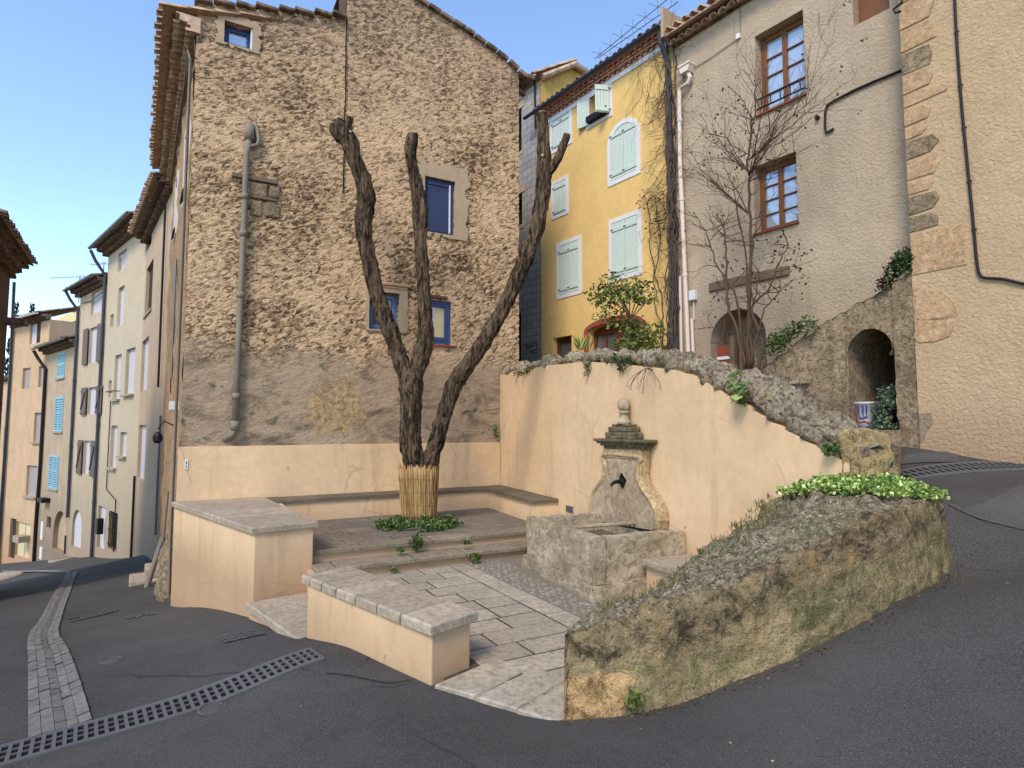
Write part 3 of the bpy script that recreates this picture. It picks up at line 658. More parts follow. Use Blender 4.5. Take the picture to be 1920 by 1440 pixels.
# low seat-height block
bb = thing('low_wall', 'low peach bench wall with pale stone coping in front of the fountain square', 'wall', Matrix(PF))
B4 = [(4.76, 4.95), (4.21, 6.87), (3.83, 6.74), (4.34, 4.8)]
mb = MB(); mb.prism([lp(*p) for p in B4], -.8, .355); obj('block', mb, M_peach, parent=bb, fr=PF, bev=.012, segs=2)
mb = MB(); B4c = [(4.81, 4.86), (4.235, 6.93), (3.77, 6.77), (4.28, 4.7)]
ff = [0, .09, .2, .33, .49, .65, .81, 1.]
for k in range(7): cquad(mb, B4c, ff[k]+.005, ff[k+1]-.005, .356, .43, .014)
obj('coping', mb, M_cope, parent=bb, fr=PF)
# short seat right of the basin
sb = thing('short_bench', 'short stone-topped bench against the tall wall beside the fountain basin', 'bench', Matrix(PF))
mb = MB(); mb.box(6.01, 7.5, -.63, -.002, -.2, .36); obj('base', mb, M_peach2, parent=sb, fr=T)
mb = MB(); slabs(mb, -7.55, -6.0, .003, .7, .361, .42, .62, .36, .01, .012); obj('seat', mb, M_cope, parent=sb, fr=T)

# tall wall: local frame T, s = b
tw = thing('garden_wall', 'tall peach plastered wall behind the fountain with a rubble stone top', 'wall', T)
tp = [(-.1, 2.98), (.0, 2.99), (.78, 3.02), (2.2, 2.99), (3.63, 2.92), (4.53, 2.8), (5.72, 2.61), (6.12, 2.5), (6.79, 2.19), (7.28, 1.93), (7.71, 1.74), (8.09, 1.58)]
tbx = [p[0] for p in tp]; tbz = [p[1] for p in tp]
mb = MB(); N = 60
rows = [[(s, 0, z0+(lerpl(s, tbx, tbz)-z0)*k/6) for s in np.linspace(-.1, 8.1, N)] for z0 in (-.4,) for k in range(7)]
mb.grid(rows); rows2 = [[(s, .42, z) for s, _, z in r] for r in rows]; mb.grid([r for r in rows2[::-1]])
mb.grid([rows[-1], rows2[-1]])
obj('plaster', mb, M_peach2, parent=tw, fr=T, rec=False)
capx = [-.1, .3, .64, 2.2, 3.64, 4.8, 5.52, 6.39, 6.88, 7.23, 7.55, 7.78, 8.2, 8.3]; capt = [3.07, 3.09, 3.11, 3.13, 3.09, 2.97, 2.86, 2.58, 2.45, 2.32, 2.12, 1.95, 1.73, 1.7]
rows = []
for s in np.linspace(-.1, 8.2, 350):
    zb = lerpl(s, tbx, tbz)-.005; zt = max(lerpl(s, capx, capt), zb+.1); h = (zt-zb)/2; r = []
    yb = -.045 if s > .8 else -.02
    for k in range(26):
        an = 2*math.pi*k/26; ca, sa = math.cos(an), math.sin(an)
        e = lambda v: math.copysign(abs(v)**.7, v)
        r.append((s, .25-e(ca)*.25, zb-.035+(h+.01)+e(sa)*(h+.01)))
    rows.append(r)
mb = MB(); mb.grid(rows, closed=True); mb.fi(range(26)); mb.fi(range(len(mb.v)-26, len(mb.v)))
obj('rubble_top', mb, M_cap, parent=tw, fr=T, smooth=True, rough=[(.09, (2.6, 3.5, 3.5)), (.085, (6, 7, 7)), (.05, (15, 15, 15)), (.025, 30)])
# end pillar
rows = []
for k in range(25):
    z = 1.0+(1.86-1.0)*k/24; sh = (k/24); s0, s1 = 7.98+.06*sh, 8.27-.10*sh**1.5; y0, y1 = -.06+.05*sh, .53-.10*sh
    rows.append([(s0+(s1-s0)*j/8, y0, z) for j in range(8)]+[(s1, y0+(y1-y0)*j/8, z) for j in range(8)]+[(s1-(s1-s0)*j/8, y1, z) for j in range(8)]+[(s0, y1-(y1-y0)*j/8, z) for j in range(8)])
mb = MB(); mb.grid(rows, closed=True); c = len(mb.v); mb.v.append(Vector((8.1, .2, 1.88)))
for j in range(32): mb.fi((24*32+j, 24*32+(j+1) % 32, c))
o = obj('end_pillar', mb, M_pillar, parent=tw, fr=T, smooth=True, rough=[(.06, 3.), (.035, 9), (.02, 22)])

# ------------------------------------------------------------------ fountain (T frame, o in front of the wall)
fo = thing('wall_fountain', 'old limestone wall fountain with bottle-shaped back and rectangular basin', 'fountain', T)
def bslab(s0, s1, o0, o1, z0, z1, seg=.05):      # subdivided stone box
    mb = MB(); mb.box(s0, s1, -o1, -o0, z0, z1); return mb
def subdiv(o, n, amp=None):
    import bmesh
    b = bmesh.new(); b.from_mesh(o.data); bmesh.ops.bevel(b, geom=b.edges[:], offset=.012, segments=2, affect='EDGES')
    bmesh.ops.subdivide_edges(b, edges=[e for e in b.edges if e.calc_length() > .06], cuts=n, use_grid_fill=True); b.to_mesh(o.data); b.free()
    if amp:
        o.data.update(); nr = [v.normal.copy() for v in o.data.vertices]
        for i, v in enumerate(o.data.vertices):
            for a_, s_ in amp: v.co += nr[i]*noise.noise(v.co*s_)*a_
b0, b1, ob_ = 4.14, 5.94, 1.27
mb = MB(); mb.box(b0, b1, -ob_, -(ob_-.16), .15, .67)                               # front side
mb.box(b0, b0+.15, -(ob_-.161), -.02, .15, .668); mb.box(b1-.17, b1, -(ob_-.161), -.02, .15, .669); mb.box(b0+.151, b1-.171, -.15, -.02, .15, .56)
bas = obj('basin', mb, M_fount, parent=fo, fr=T); subdiv(bas, 7, [(.02, 4.), (.008, 14.)]); 
mb = MB(); mb.box(b0-.045, b1+.045, -(ob_+.05), -.02, -.15, .155); pb = obj('basin_plinth', mb, M_fount, parent=fo, fr=T); subdiv(pb, 7, [(.025, 4.), (.01, 14.)])
mb = MB(); mb.box(b0+.1, b1-.1, -(ob_-.1), -.1, .156, .40); obj('basin_bed', mb, M_fountd, parent=fo, fr=T)
for q in (5.04, 5.12):
    mb = MB(); mb.tube([(q, -1.2, .65), (q, -.16, .65)], .017, 8); obj('bar', mb, M_fount, parent=fo, fr=T)
def fb(x, y, o): return T.at(940+x/3.2725, 720+y/3.2725, o)
OS = .16
Ls = [fb(*p, OS) for p in ((540, 830), (538, 765), (545, 700), (560, 655), (585, 620), (606, 590), (618, 550), (624, 490), (622, 400))]
Rs = [fb(*p, OS) for p in ((858, 400), (856, 490), (852, 560), (862, 610), (885, 650), (915, 690), (944, 735), (962, 785), (970, 840), (962, 905))]
mb = MB(); mb.extr(Ls+Rs, -OS, -.01); obj('back_slab', mb, M_trim, parent=fo, fr=T, bev=.012, segs=2)
cx = (Ls[0][0]+Rs[-1][0])/2
def inset(P, f, zt, zb): 
    return [(cx+(p[0]-cx)*f+(0), min(max(p[1], zb), zt)) for p in P]
zt_ = max(Ls[-1][1], Rs[0][1])
ins = lambda P, w, zt: [(p[0]+(w if p[0] < cx else -w), min(p[1], zt)) for p in P]
mb = MB(); mb.extr(ins(Ls, .085, zt_-.14)+ins(Rs, .085, zt_-.14), -OS-.004, -OS+.02); obj('panel', mb, M_stele, parent=fo, fr=T)
for wd, pr2, zz in ((.05, .03, .105), (.08, .016, .135)):      # raised mouldings that follow the outline
    P = ins(Ls, wd, zt_-zz)+ins(Rs, wd, zt_-zz); mb = MB()
    Pc = crv([(p[0], -OS-.002, p[1]) for p in P], 3)
    mb.tube(Pc, [pr2]*len(Pc), 8); obj('moulding', mb, M_trim, parent=fo, fr=T, smooth=True)
c0, c1 = fb(566, 365, .24)[0], fb(870, 365, .24)[0]; zc = fb(725, 402, .15)[1]
cc = (c0+c1)/2; hw = (c1-c0)/2
mb = MB()
for k, (h0, h1, w_, o_) in enumerate(((0, .04, .78, .16), (.04, .075, .85, .19), (.075, .105, .94, .22), (.105, .145, 1.0, .25))):
    mb.box(cc-hw*w_, cc+hw*w_, -o_, -.012-.001*k, zc+h0+(.0005 if k else 0), zc+h1)
obj('cornice', mb, M_fountd, parent=fo, fr=T, bev=.01, segs=2)
zk = zc+.146
p0, p1 = fb(642, 330, .2)[0], fb(803, 330, .2)[0]; pc = (p0+p1)/2; ph = (p1-p0)/2
mb = MB(); mb.box(pc-ph, pc+ph, -.22, -.02, zk, zk+.09); mb.box(pc-ph*.84, pc+ph*.84, -.20, -.03, zk+.091, zk+.165); mb.box(pc-ph*.66, pc+ph*.66, -.18, -.04, zk+.166, zk+.2)
obj('pedestal', mb, M_fountd, parent=fo, fr=T, bev=.015, segs=2)
zb_ = zk+.201; kz = fb(738, 85, .11)[1]; kh = kz-zb_
mb = MB(); prof = [(.105, 0), (.085, .12), (.062, .25), (.05, .40), (.075, .42), (.075, .47), (.045, .50)]
prof = [(r, z*kh) for r, z in prof]
rb = .088; zc2 = kz-rb*1.12
for k in range(13):
    a = -1.25+(math.pi/2+1.25)*k/12; prof.append((max(rb*math.cos(a)*.95, .002), zc2+rb*1.12*math.sin(a)-zb_))
mb.lathe(prof, 28, (pc, -.11, zb_)); obj('finial', mb, M_fount, parent=fo, fr=T, smooth=True, rough=[(.012, 14)])
sx, sz = fb(745, 600, OS); mb = MB()
mb.tube([(sx, -OS, sz), (sx, -OS-.1, sz+.005), (sx-.005, -OS-.16, sz-.015), (sx-.005, -OS-.18, sz-.05)], [.03, .026, .022, .02], 10)
mb.lathe([(.05, 0), (.05, .02), (.03, .03)], 14); mb.xf(Matrix.Translation((sx, -OS-.004, sz)) @ Matrix.Rotation(R_(90), 4, 'X'), len(mb.v)-42)
mb.extr([(sx-.02, sz+.12), (sx+.1, sz+.03), (sx+.02, sz-.09), (sx-.08, sz)], -OS-.02, -OS)
obj('spout', mb, M_iron, parent=fo, fr=T, smooth=False)
mb = MB(); mb.box(b0+.13, b1-.15, -(ob_-.14), -.155, .401, .44); setp(obj('basin_water', mb, M_water, fr=T), 'shallow dark water in the fountain basin', 'water', kind='structure')
# small plaque with faint lines
q0 = T.at(1061, 948, .01); q1 = T.at(1074, 960, .01)
pq = thing('wall_plaque', 'small dark metal plaque on the peach wall left of the fountain', 'plaque', T)
mb = MB(); mb.box(q0[0], q1[0], -.014, -.001, q1[1]-.02, q0[1]+.01); obj('plate', mb, M_zinc, parent=pq, fr=T)
mb = MB()
for k in range(4): z = q0[1]-.01-k*.025; mb.box(q0[0]+.015, q1[0]-.02-.02*(k % 2), -.0165, -.0145, z-.006, z)
obj('engraved_line', mb, M_iron, parent=pq, fr=T)
g0 = G.at(347, 862, .03); g1 = G.at(351, 880, .03)
pq = thing('wall_tag', 'narrow white sign on the plastered band at the left end of the gable', 'sign', G)
mb = MB(); mb.box(g0[0], g1[0]+.01, -.045, -.031, g1[1], g0[1]); obj('plate', mb, M_white, parent=pq, fr=G)
mb = MB(); h = g0[1]-g1[1]; mb.box(g0[0]+.012, g1[0]-.002, -.047, -.0455, g0[1]-h*.45, g0[1]-h*.18); mb.box(g0[0]+.012, g1[0]-.006, -.047, -.0455, g1[1]+h*.15, g1[1]+h*.42)
obj('mark', mb, M_zinc, parent=pq, fr=G)

# ------------------------------------------------------------------ mossy curved retaining wall by the lane
ST = [((1052, 1355, 3.98), (1056, 1186, 4.02), (1060, 1176, 4.25)), ((1150, 1345, 3.86), (1145, 1164, 3.95), (1124, 1147, 4.35)),
      ((1250, 1325, 3.84), (1235, 1146, 3.93), (1214, 1116, 4.55)), ((1400, 1275, 3.89), (1390, 1096, 3.98), (1320, 1034, 5.0)),
      ((1550, 1205, 4.05), (1545, 1020, 4.15), (1392, 977, 5.35)), ((1680, 1130, 4.34), (1672, 962, 4.45), (1450, 932, 5.6)),
      ((1750, 1085, 4.7), (1742, 944, 4.75), (1560, 905, 5.3)), ((1787, 1060, 5.0), (1774, 940, 5.1), (1690, 912, 5.4))]
NB = 14
OB = crv([atd(*s[0]) for s in ST], NB); OT = crv([atd(*s[1]) for s in ST], NB); IT = crv([atd(*s[2]) for s in ST], NB)
def top_pt(i, f, lift=0):
    p = OT[i].lerp(IT[i], f); w_ = (OT[i]-IT[i]).length
    return p+Vector((0, 0, .05*w_*math.sin(math.pi*min(f*1.1, 1))+lift))
def wrow(i):
    r = [OB[i].lerp(OT[i], k/12)-Vector((0, 0, .15*(1-k/12))) for k in range(12)]
    bl_ = (OB[i]-OT[i]); 
    r += [top_pt(i, k/16) for k in range(17)]
    r += [Vector((IT[i].x, IT[i].y, IT[i].z-(.1+.9*k/4)*(IT[i].z+.3))) for k in range(1, 5)]
    return r
rows = [wrow(i) for i in range(len(OB))]
def ucenter(r): 
    c = sum(r, Vector())/len(r); return c
e0 = [[p.lerp(ucenter(rows[0]), k/6) for p in rows[0]] for k in range(6, 0, -1)]; e1_ = [[p.lerp(ucenter(rows[-1]), k/6) for p in rows[-1]] for k in range(1, 7)]
rows = e0+rows+e1_
mb = MB(); W_ = len(rows[0]); mb.grid(rows)
bmw = obj('retaining_wall', mb, wall_mix(), rec=True, smooth=True)
hv = []; sv_ = []
for k in range(len(rows)):
    for j in range(W_):
        hv.append(j/12 if j <= 12 else (1.0+.25*min(1, (j-12)/3) if j <= 28 else 1.2)); sv_.append(max(0, min(1, (k-6)/(len(rows)-13)))*.98 if k > 5 else .0)
for nm_, dd_ in (('hrel', hv), ('srel', sv_)): bmw.data.attributes.new(nm_, 'FLOAT', 'POINT').data.foreach_set('value', dd_)
import bmesh
b = bmesh.new(); b.from_mesh(bmw.data); bmesh.ops.remove_doubles(b, verts=b.verts, dist=.001); bmesh.ops.subdivide_edges(b, edges=b.edges[:], cuts=2, use_grid_fill=True)
bmesh.ops.recalc_face_normals(b, faces=b.faces[:]); b.to_mesh(bmw.data); b.free(); bmw.data.update()
nr = [v.normal.copy() for v in bmw.data.vertices]
for i, v in enumerate(bmw.data.vertices):
    q = v.co.copy(); t = max(0, nr[i].z)
    v.co += nr[i]*(noise.noise(q*2.2)*(.05+.05*t)+noise.noise(q*6)*(.022+.045*t)+noise.noise(q*15)*(.014+.012*t)+noise.noise(q*33)*(.008+.006*t))
bmw.data.polygons.foreach_set('use_smooth', [True]*len(bmw.data.polygons))
setp(bmw, 'curved mossy stone retaining wall with a rough lichened top along the lane', 'wall')

# plants on it
def clump(name, pts, mat, label, cat, group=None, kind=None, n=300, size=(.03, .06), wid=.7, up=.6, spread=.05, parent=None, stems=None):
    mb = MB()
    for k in range(n):
        c, r = random.choice(pts); d = Vector((random.gauss(0, 1), random.gauss(0, 1), random.gauss(0, 1))).normalized()
        rr = random.random()**.45; q = Vector(c)+Vector((d.x*r[0], d.y*r[1], d.z*r[2]))*rr
        dd = Vector((random.uniform(-1, 1), random.uniform(-1, 1), random.uniform(-.6, 1)+up)); mb.leaf(q, dd, random.uniform(*size), wid)
    return setp(obj(name, mb, mat, parent=parent, rec=False), label, cat, group, kind)
random.seed(21)
mbg = MB()
for k in range(12000):
    i = random.randint(int(5.1*NB), int(6.65*NB)); f = random.uniform(.0, .94)
    u_ = i/NB
    lo_ = .36 if u_ < 5.4 else (.14 if u_ < 5.9 else .03)
    if f < lo_+.1*noise.noise(Vector((u_*3, 0, 0))) or (u_ < 4.9 and f < .7): continue
    p = top_pt(i, f); p = p+Vector((random.uniform(-.06, .06), random.uniform(-.06, .06), 0))
    hgt = (.035+.03*noise.noise(p*3)); 
    mbg.leaf(p+Vector((0, 0, random.uniform(.015, .045+hgt))), (random.uniform(-1, 1), random.uniform(-1, 1), random.uniform(.0, .8)), random.uniform(.018, .045), .85)
setp(obj('weed_carpet', mbg, LF_clov, rec=False), 'green weeds, sunlight painted into their leaf colour, carpeting the right end of the mossy wall', 'weeds', kind='stuff')
mbg = MB()
for k in range(170):       # dry wisps along the wall top
    i = random.randint(NB, int(6*NB)); f = random.uniform(.35, 1.0)**.6; p = top_pt(i, f)
    for q in range(random.randint(2, 6)):
        d = Vector((random.uniform(-.6, .6), random.uniform(-.6, .6), 1)); mbg.leaf(p+Vector((random.uniform(-.03, .03), random.uniform(-.03, .03), 0)), d, random.uniform(.03, .09), .12)
setp(obj('dry_grass', mbg, leafm('dry_grass_blade', srgb(96, 96, 50), srgb(150, 136, 86)), rec=False), 'short dry grass wisps on the mossy wall top', 'grass', kind='stuff')
random.seed(8); mbq = MB(); mbl = MB()
for k in range(420):
    i = random.randint(2, len(OB)-2); d_ = (OB[i+1]-OB[i-1]).normalized(); o_ = Vector((d_.y, -d_.x, 0)); q = OB[i].lerp(OB[i+1], random.random())+o_*(.02+abs(random.gauss(0, .06)))
    z_ = gz(q.x, q.y); r_ = random.uniform(.003, .007)
    if random.random() < .6: mbq.obox((q.x, q.y, z_+r_*.5), (random.uniform(-1, 1), random.uniform(-1, 1), .2), r_*2, r_*1.5, r_*1.2)
    else: mbl.leaf((q.x, q.y, z_+.006), (random.uniform(-1, 1), random.uniform(-1, 1), .2), random.uniform(.012, .035), .6)
setp(obj('grit', mbq, M_mort), 'fine stone grit along the foot of the mossy wall', 'grit', kind='stuff'); setp(obj('leaf_litter', mbl, leafm('withered_leaf', srgb(62, 44, 30), srgb(120, 92, 60)), rec=False), 'withered leaf bits along the foot of the mossy wall', 'litter', kind='stuff')
def ribbon(name, uv, wd, mat, label, cat):
    P = crv([atg(*q) for q in uv], 6); mb = MB(); rows = []
    for k, p in enumerate(P):
        d_ = (P[min(k+1, len(P)-1)]-P[max(k-1, 0)]).normalized(); n_ = Vector((-d_.y, d_.x, 0)); w_ = wd*(.6+.8*random.random())
        rows.append([Vector((q.x, q.y, gz(q.x, q.y)+.010)) for q in (p-n_*w_, p+n_*w_)])
    mb.grid(rows); setp(obj(name, mb, mat, rec=False), label, cat, kind='structure')
ribbon('tar_seam', [(610, 1264), (650, 1268), (690, 1276), (730, 1282), (772, 1276)], .006, M_cable, 'dark tar seam in the asphalt before the low bench wall', 'road seam')
ribbon('tar_seam', [(690, 1287), (730, 1290), (775, 1281)], .004, M_cable, 'thin dark tar seam in the asphalt before the low bench wall', 'road seam')
p = atd(1190, 1332, 3.8)
clump('nettle', [(p+Vector((0, 0, .04)), (.06, .05, .06))], LF_tree, 'small green weed at the foot of the mossy wall', 'weed', n=60, size=(.02, .05))
# ------------------------------------------------------------------ pollarded tree
random.seed(31)
TB = pl(2.32, 1.55, .3); TY = TB.y
tr = thing('pollarded_tree', 'dark pollarded tree with three bare sawn limbs in the middle of the square', 'tree', Matrix.Translation(TB))
def limb(pts, lean=0., n=6, nr_=30, amp=1.):
    """pts: (u, v, width px, dy)"""
    P = [atd(u, v, TY+dy)-TB for u, v, w_, dy in pts]; Rr = [w_/2*(TY+dy)/FPX*.84 for u, v, w_, dy in pts]
    C = crv(P, n); rad = [lerpl(k/n, range(len(Rr)), Rr) for k in range(len(C))]
    L = [0]
    for k in range(1, len(C)): L.append(L[-1]+(C[k]-C[k-1]).length)
    N = max(8, int(L[-1]/.022)); cs = []; rs = []
    for k in range(N+1):
        t = L[-1]*k/N; cs.append(Vector([lerpl(t, L, [c[q] for c in C]) for q in range(3)])); rs.append(lerpl(t, L, rad))
    mb = MB(); mb.tube(cs, rs, nr_)
    ref = []
    for k in range(N+1):
        for j in range(nr_):
            v = mb.v[k*nr_+j]; d = v-cs[k]; an = 2*math.pi*j/nr_; t = L[-1]*k/N
            q = Vector((math.cos(an)*2.6, math.sin(an)*2.6, t*1.5+rs[k]*7)); q2 = Vector((math.cos(an)*6, math.sin(an)*6, t*3.2))
            f = 1+.24*noise.noise(q+Vector((cs[0].x*9, 0, 0)))+.30*abs(noise.noise(q2))-.09+.16*noise.noise(q2*2.1)+.10*noise.noise(q2*4.3)
            mb.v[k*nr_+j] = cs[k]+d*f*amp
    return mb, cs, rs
trunk, cs, rs = limb([(786, 985, 48, 0), (785, 930, 48, 0), (783, 885, 46, 0), (776, 862, 46, .0), (770, 820, 46, 0), (770, 760, 47, 0), (772, 715, 54, 0), (775, 690, 44, 0)], nr_=40)
obj('trunk', trunk, M_bark, parent=tr, fr=Matrix.Translation(TB), smooth=True)
LIMBS = [[(768, 735, 30, .02), (757, 692, 36, .05), (729, 615, 36, .12), (707, 550, 34, .15), (691, 480, 36, .1), (681, 420, 38, .05), (687, 372, 40, .0), (679, 333, 35, -.05), (663, 292, 34, -.1), (650, 258, 40, -.12), (638, 236, 34, -.12), (632, 226, 24, -.12)],
         [(772, 735, 30, .05), (784, 690, 38, .1), (796, 645, 40, .15), (797, 600, 31, .2), (794, 530, 29, .25), (789, 460, 30, .28), (788, 405, 34, .3), (783, 355, 29, .3), (774, 312, 24, .3), (769, 282, 26, .3), (770, 262, 22, .3), (770, 250, 12, .3)],
         [(798, 880, 34, -.06), (806, 862, 40, -.08), (822, 815, 34, -.12), (842, 750, 34, -.18), (858, 712, 38, -.22), (898, 655, 34, -.3), (934, 596, 32, -.36), (966, 532, 33, -.4), (991, 470, 34, -.42), (1010, 412, 33, -.45), (1018, 352, 35, -.45), (1021, 305, 32, -.45), (1019, 262, 28, -.45), (1017, 225, 25, -.45), (1016, 212, 20, -.45)],
         [(641, 268, 24, -.13), (650, 243, 22, -.14), (657, 220, 15, -.15)], [(769, 292, 20, .3), (776, 268, 18, .28), (779, 250, 12, .27)], [(640, 262, 26, -.14), (629, 246, 24, -.2), (624, 232, 15, -.22)],
         [(1022, 330, 22, -.45), (1036, 312, 22, -.5), (1047, 295, 21, -.52), (1055, 275, 18, -.55), (1064, 252, 15, -.58)]]
for P in LIMBS:
    m_, cs, rs = limb(P, nr_=36)
    lb = obj('limb', m_, M_bark, parent=tr, fr=Matrix.Translation(TB), smooth=True)
    mb = MB(); d = (cs[-1]-cs[-2]).normalized(); mb.tube([cs[-1]-d*.01, cs[-1]+d*.012], rs[-1]*.92, 14)
    obj('sawn_end', mb, M_cutw, parent=lb, fr=Matrix.Translation(TB))
    if P is LIMBS[0] or P is LIMBS[2]:
        for k_ in ((.93,) if P is LIMBS[0] else (.88,)):
            i = int(len(cs)*k_); c = cs[i]; a_ = Vector((random.uniform(-.8, .8), -1, random.uniform(-.2, .4))).normalized()
            mb = MB(); mb.tube([c+a_*rs[i]*.6, c+a_*rs[i]*1.12, c+a_*rs[i]*1.2], [.05, .04, .028], 12); obj('knot', mb, M_bark, parent=lb, fr=Matrix.Translation(TB), smooth=True)
            mb = MB(); mb.tube([c+a_*rs[i]*1.2, c+a_*(rs[i]*1.2+.006)], .022, 12); obj('sawn_end', mb, M_cutw, parent=lb, fr=Matrix.Translation(TB))
# loose bark rag
# reed screen wrapped round the foot
rw = thing('reed_wrap', 'golden reed screen tied round the foot of the pollarded tree', 'reed screen', Matrix.Translation(TB))
mb = MB(); zt0 = atd(785, 874, TY).z-TB.z; rt, rbm = 37*TY/FPX, 30*TY/FPX; nR = 150; cxt = atd(785, 874, TY).x-TB.x; cxb = atd(786, 980, TY).x-TB.x
for k in range(nR):
    an = 2*math.pi*k/nR; j = random.uniform(-.012, .012); top = zt0+random.uniform(-.04, .05)
    pts = []
    for q in range(6):
        f = q/5; r = rbm+(rt-rbm)*f+j+.006*math.sin(q*2+k); r2 = r*.86; x = cxb+(cxt-cxb)*f
        pts.append((x+math.cos(an)*r, math.sin(an)*r2, .0+top*f))
    mb.tube(pts, [.0075+random.uniform(-.002, .002)]*6, 5)
obj('reed', mb, M_reed, parent=rw, fr=Matrix.Translation(TB), smooth=True)['kind'] = 'stuff'
for f in (.12, .33, .55, .78):
    mb = MB(); r = rbm+(rt-rbm)*f+.022; x = cxb+(cxt-cxb)*f
    mb.tube([(x+math.cos(a)*r, math.sin(a)*r*.86, zt0*f+.01*math.sin(3*a)) for a in np.linspace(0, 2*math.pi, 40)], .002, 4, cap=False); obj('wire', mb, M_brown, parent=rw, fr=Matrix.Translation(TB))
gp = pl(2.52, 1.95, .3)
def ring_pts(c, r, n, h=.05):
    out = []
    for k in range(n):
        a = random.uniform(0, 6.28); q = r*math.sqrt(random.random()); out.append((Vector(c)+Vector((math.cos(a)*q*1.0, math.sin(a)*q*.8, h*random.random())), (.09, .08, .05)))
    return out
clump('ground_cover', ring_pts(gp, .66, 70, .10), LF_ground, 'dense green ground cover round the foot of the pollarded tree', 'ground cover', n=4200, size=(.025, .06), wid=.75, up=.5, kind='stuff')
for (u, v), lab, n, r in (((780, 1018), 'green plant drooping over the upper step edge below the tree', 260, (.10, .04, .12)), ((873, 1018), 'small weed on the lower step tread', 70, (.08, .03, .04)), ((888, 1045), 'weed sprouting at the foot of the lower step', 110, (.09, .04, .06)),
                          ((750, 1032), 'tiny weed on the lower step tread left of the drooping plant', 50, (.05, .03, .04)), ((738, 1078), 'tiny weed in the floor joint by the step', 40, (.06, .03, .03))):
    p = G.P(0, 0, 0)
    dst = {780: (3.14, .26), 873: (3.3, .2), 888: (3.52, .06), 750: (3.2, .19), 738: (3.52, .04)}[u]
    s_, z_ = G.at(u, v, dst[0]); c = G.P(s_, dst[0]+.02, max(z_, dst[1]))
    clump('weed', [(c, r)], LF_ground, lab, 'weed', n=n, size=(.025, .05), wid=.8, up=.3)
s_, z_ = G.at(930, 812, .1); clump('wall_weed', [(G.P(s_, .08, z_), (.05, .05, .16))], LF_ground, 'small weed in the corner between the gable and the tall wall', 'weed', n=80, size=(.03, .06))

# ------------------------------------------------------------------ facade builders
def wall_mb(s0, s1, z0, top, holes, res=None, body=None, drop=None):
    """holes: (a, b, zb, zt, depth, kind, spring)"""
    topf = top if callable(top) else (lambda s: top); mb = MB(); S = {round(s0, 4), round(s1, 4)}
    botf = z0 if callable(z0) else (lambda s: z0)
    def hz(h, s):
        if h[5] == 'rect': return h[3]
        c = (h[0]+h[1])/2; hw = (h[1]-h[0])/2; t = max(0., 1-((s-c)/hw)**2); return h[6]+(h[3]-h[6])*math.sqrt(t)
    for h in holes:
        S |= {round(h[0], 4), round(h[1], 4)}
        if h[5] == 'arch': S |= {round(h[0]+(h[1]-h[0])*(1-math.cos(math.pi*k/14))/2, 4) for k in range(15)}
    st = res or (s1-s0)/max(2, int((s1-s0)/1.2)+1); n = max(1, int(round((s1-s0)/st))); S |= {round(s0+(s1-s0)*k/n, 4) for k in range(n+1)}
    S = sorted(S); S2 = [S[0]]
    keep = {round(h[k], 4) for h in holes for k in (0, 1)}|{round(s0, 4), round(s1, 4)}
    for s in S[1:]:
        if s-S2[-1] < .012 and s not in keep: continue
        S2.append(s)
    S = S2; zc = min(topf(s) for s in S)-.05
    lv = sorted({round(z, 4) for h in holes if h[5] == 'rect' for z in (h[2], h[3])}|({round(z0+(zc-z0)*k/max(1, int((zc-z0)/res)), 4) for k in range(max(1, int((zc-z0)/res))+1)} if res else {round(zc, 4)}))
    if res:
        l2 = [lv[0]]; kz_ = {round(z, 4) for h in holes for z in (h[2], h[3])}
        for z in lv[1:]:
            if z-l2[-1] < res*.3 and z not in kz_: continue
            l2.append(z)
        lv = l2
    for a, b in zip(S[:-1], S[1:]):
        m = (a+b)/2; hs = sorted([h for h in holes if h[0]-1e-4 <= m <= h[1]+1e-4], key=lambda h: h[2])
        cur = (botf(a), botf(b)); iv = []
        for h in hs: iv.append((cur, (h[2], h[2]))); cur = (hz(h, a), hz(h, b))
        iv.append((cur, (topf(a), topf(b))))
        for (l0, l1), (t0, t1) in iv:
            flat = abs(l0-l1) < 1e-5
            mids = [z for z in lv if z > max(l0, l1)+.004 and z < min(t0, t1)-.004]
            zz = [(l0, l1)]+[(z, z) for z in mids]+[(t0, t1)]
            for (p, q), (r, s_) in zip(zz[:-1], zz[1:]):
                if r-p < 1e-6 and s_-q < 1e-6: continue
                mb.fi([mb.kadd((a, 0, p)), mb.kadd((b, 0, q)), mb.kadd((b, 0, s_)), mb.kadd((a, 0, r))])
        for h in hs:
            d = h[4]; mb.face([(a, 0, h[2]), (a, d, h[2]), (b, d, h[2]), (b, 0, h[2])]); mb.face([(a, 0, hz(h, a)), (b, 0, hz(h, b)), (b, d, hz(h, b)), (a, d, hz(h, a))])
    for h in holes:
        d = h[4]
        for s in (h[0], h[1]):
            t = hz(h, s); mb.face([(s, 0, h[2]), (s, 0, t), (s, d, t), (s, d, h[2])])
    if body:
        for s in (s0, s1): mb.face([(s, 0, botf(s)), (s, body, botf(s)), (s, body, topf(s)), (s, 0, topf(s))])
        mb.face([(s0, body, botf(s0)), (s1, body, botf(s1)), (s1, body, topf(s1)), (s0, body, topf(s0))])
    return mb
def back_panel(mb, h, y, m=0, n=14):          # closes a hole at depth y
    if h[5] == 'rect': mb.box(h[0]-.01, h[1]+.01, y, y+.03, h[2]-.01, h[3]+.01, m)
    else:
        c = (h[0]+h[1])/2; hw = (h[1]-h[0])/2; pts = [(h[0], h[2]), (h[1], h[2])]
        for k in range(n+1): a = math.pi*k/n; pts.append((c+hw*math.cos(a), h[6]+(h[3]-h[6])*math.sin(a)))
        mb.extr(pts, y, y+.03, m)
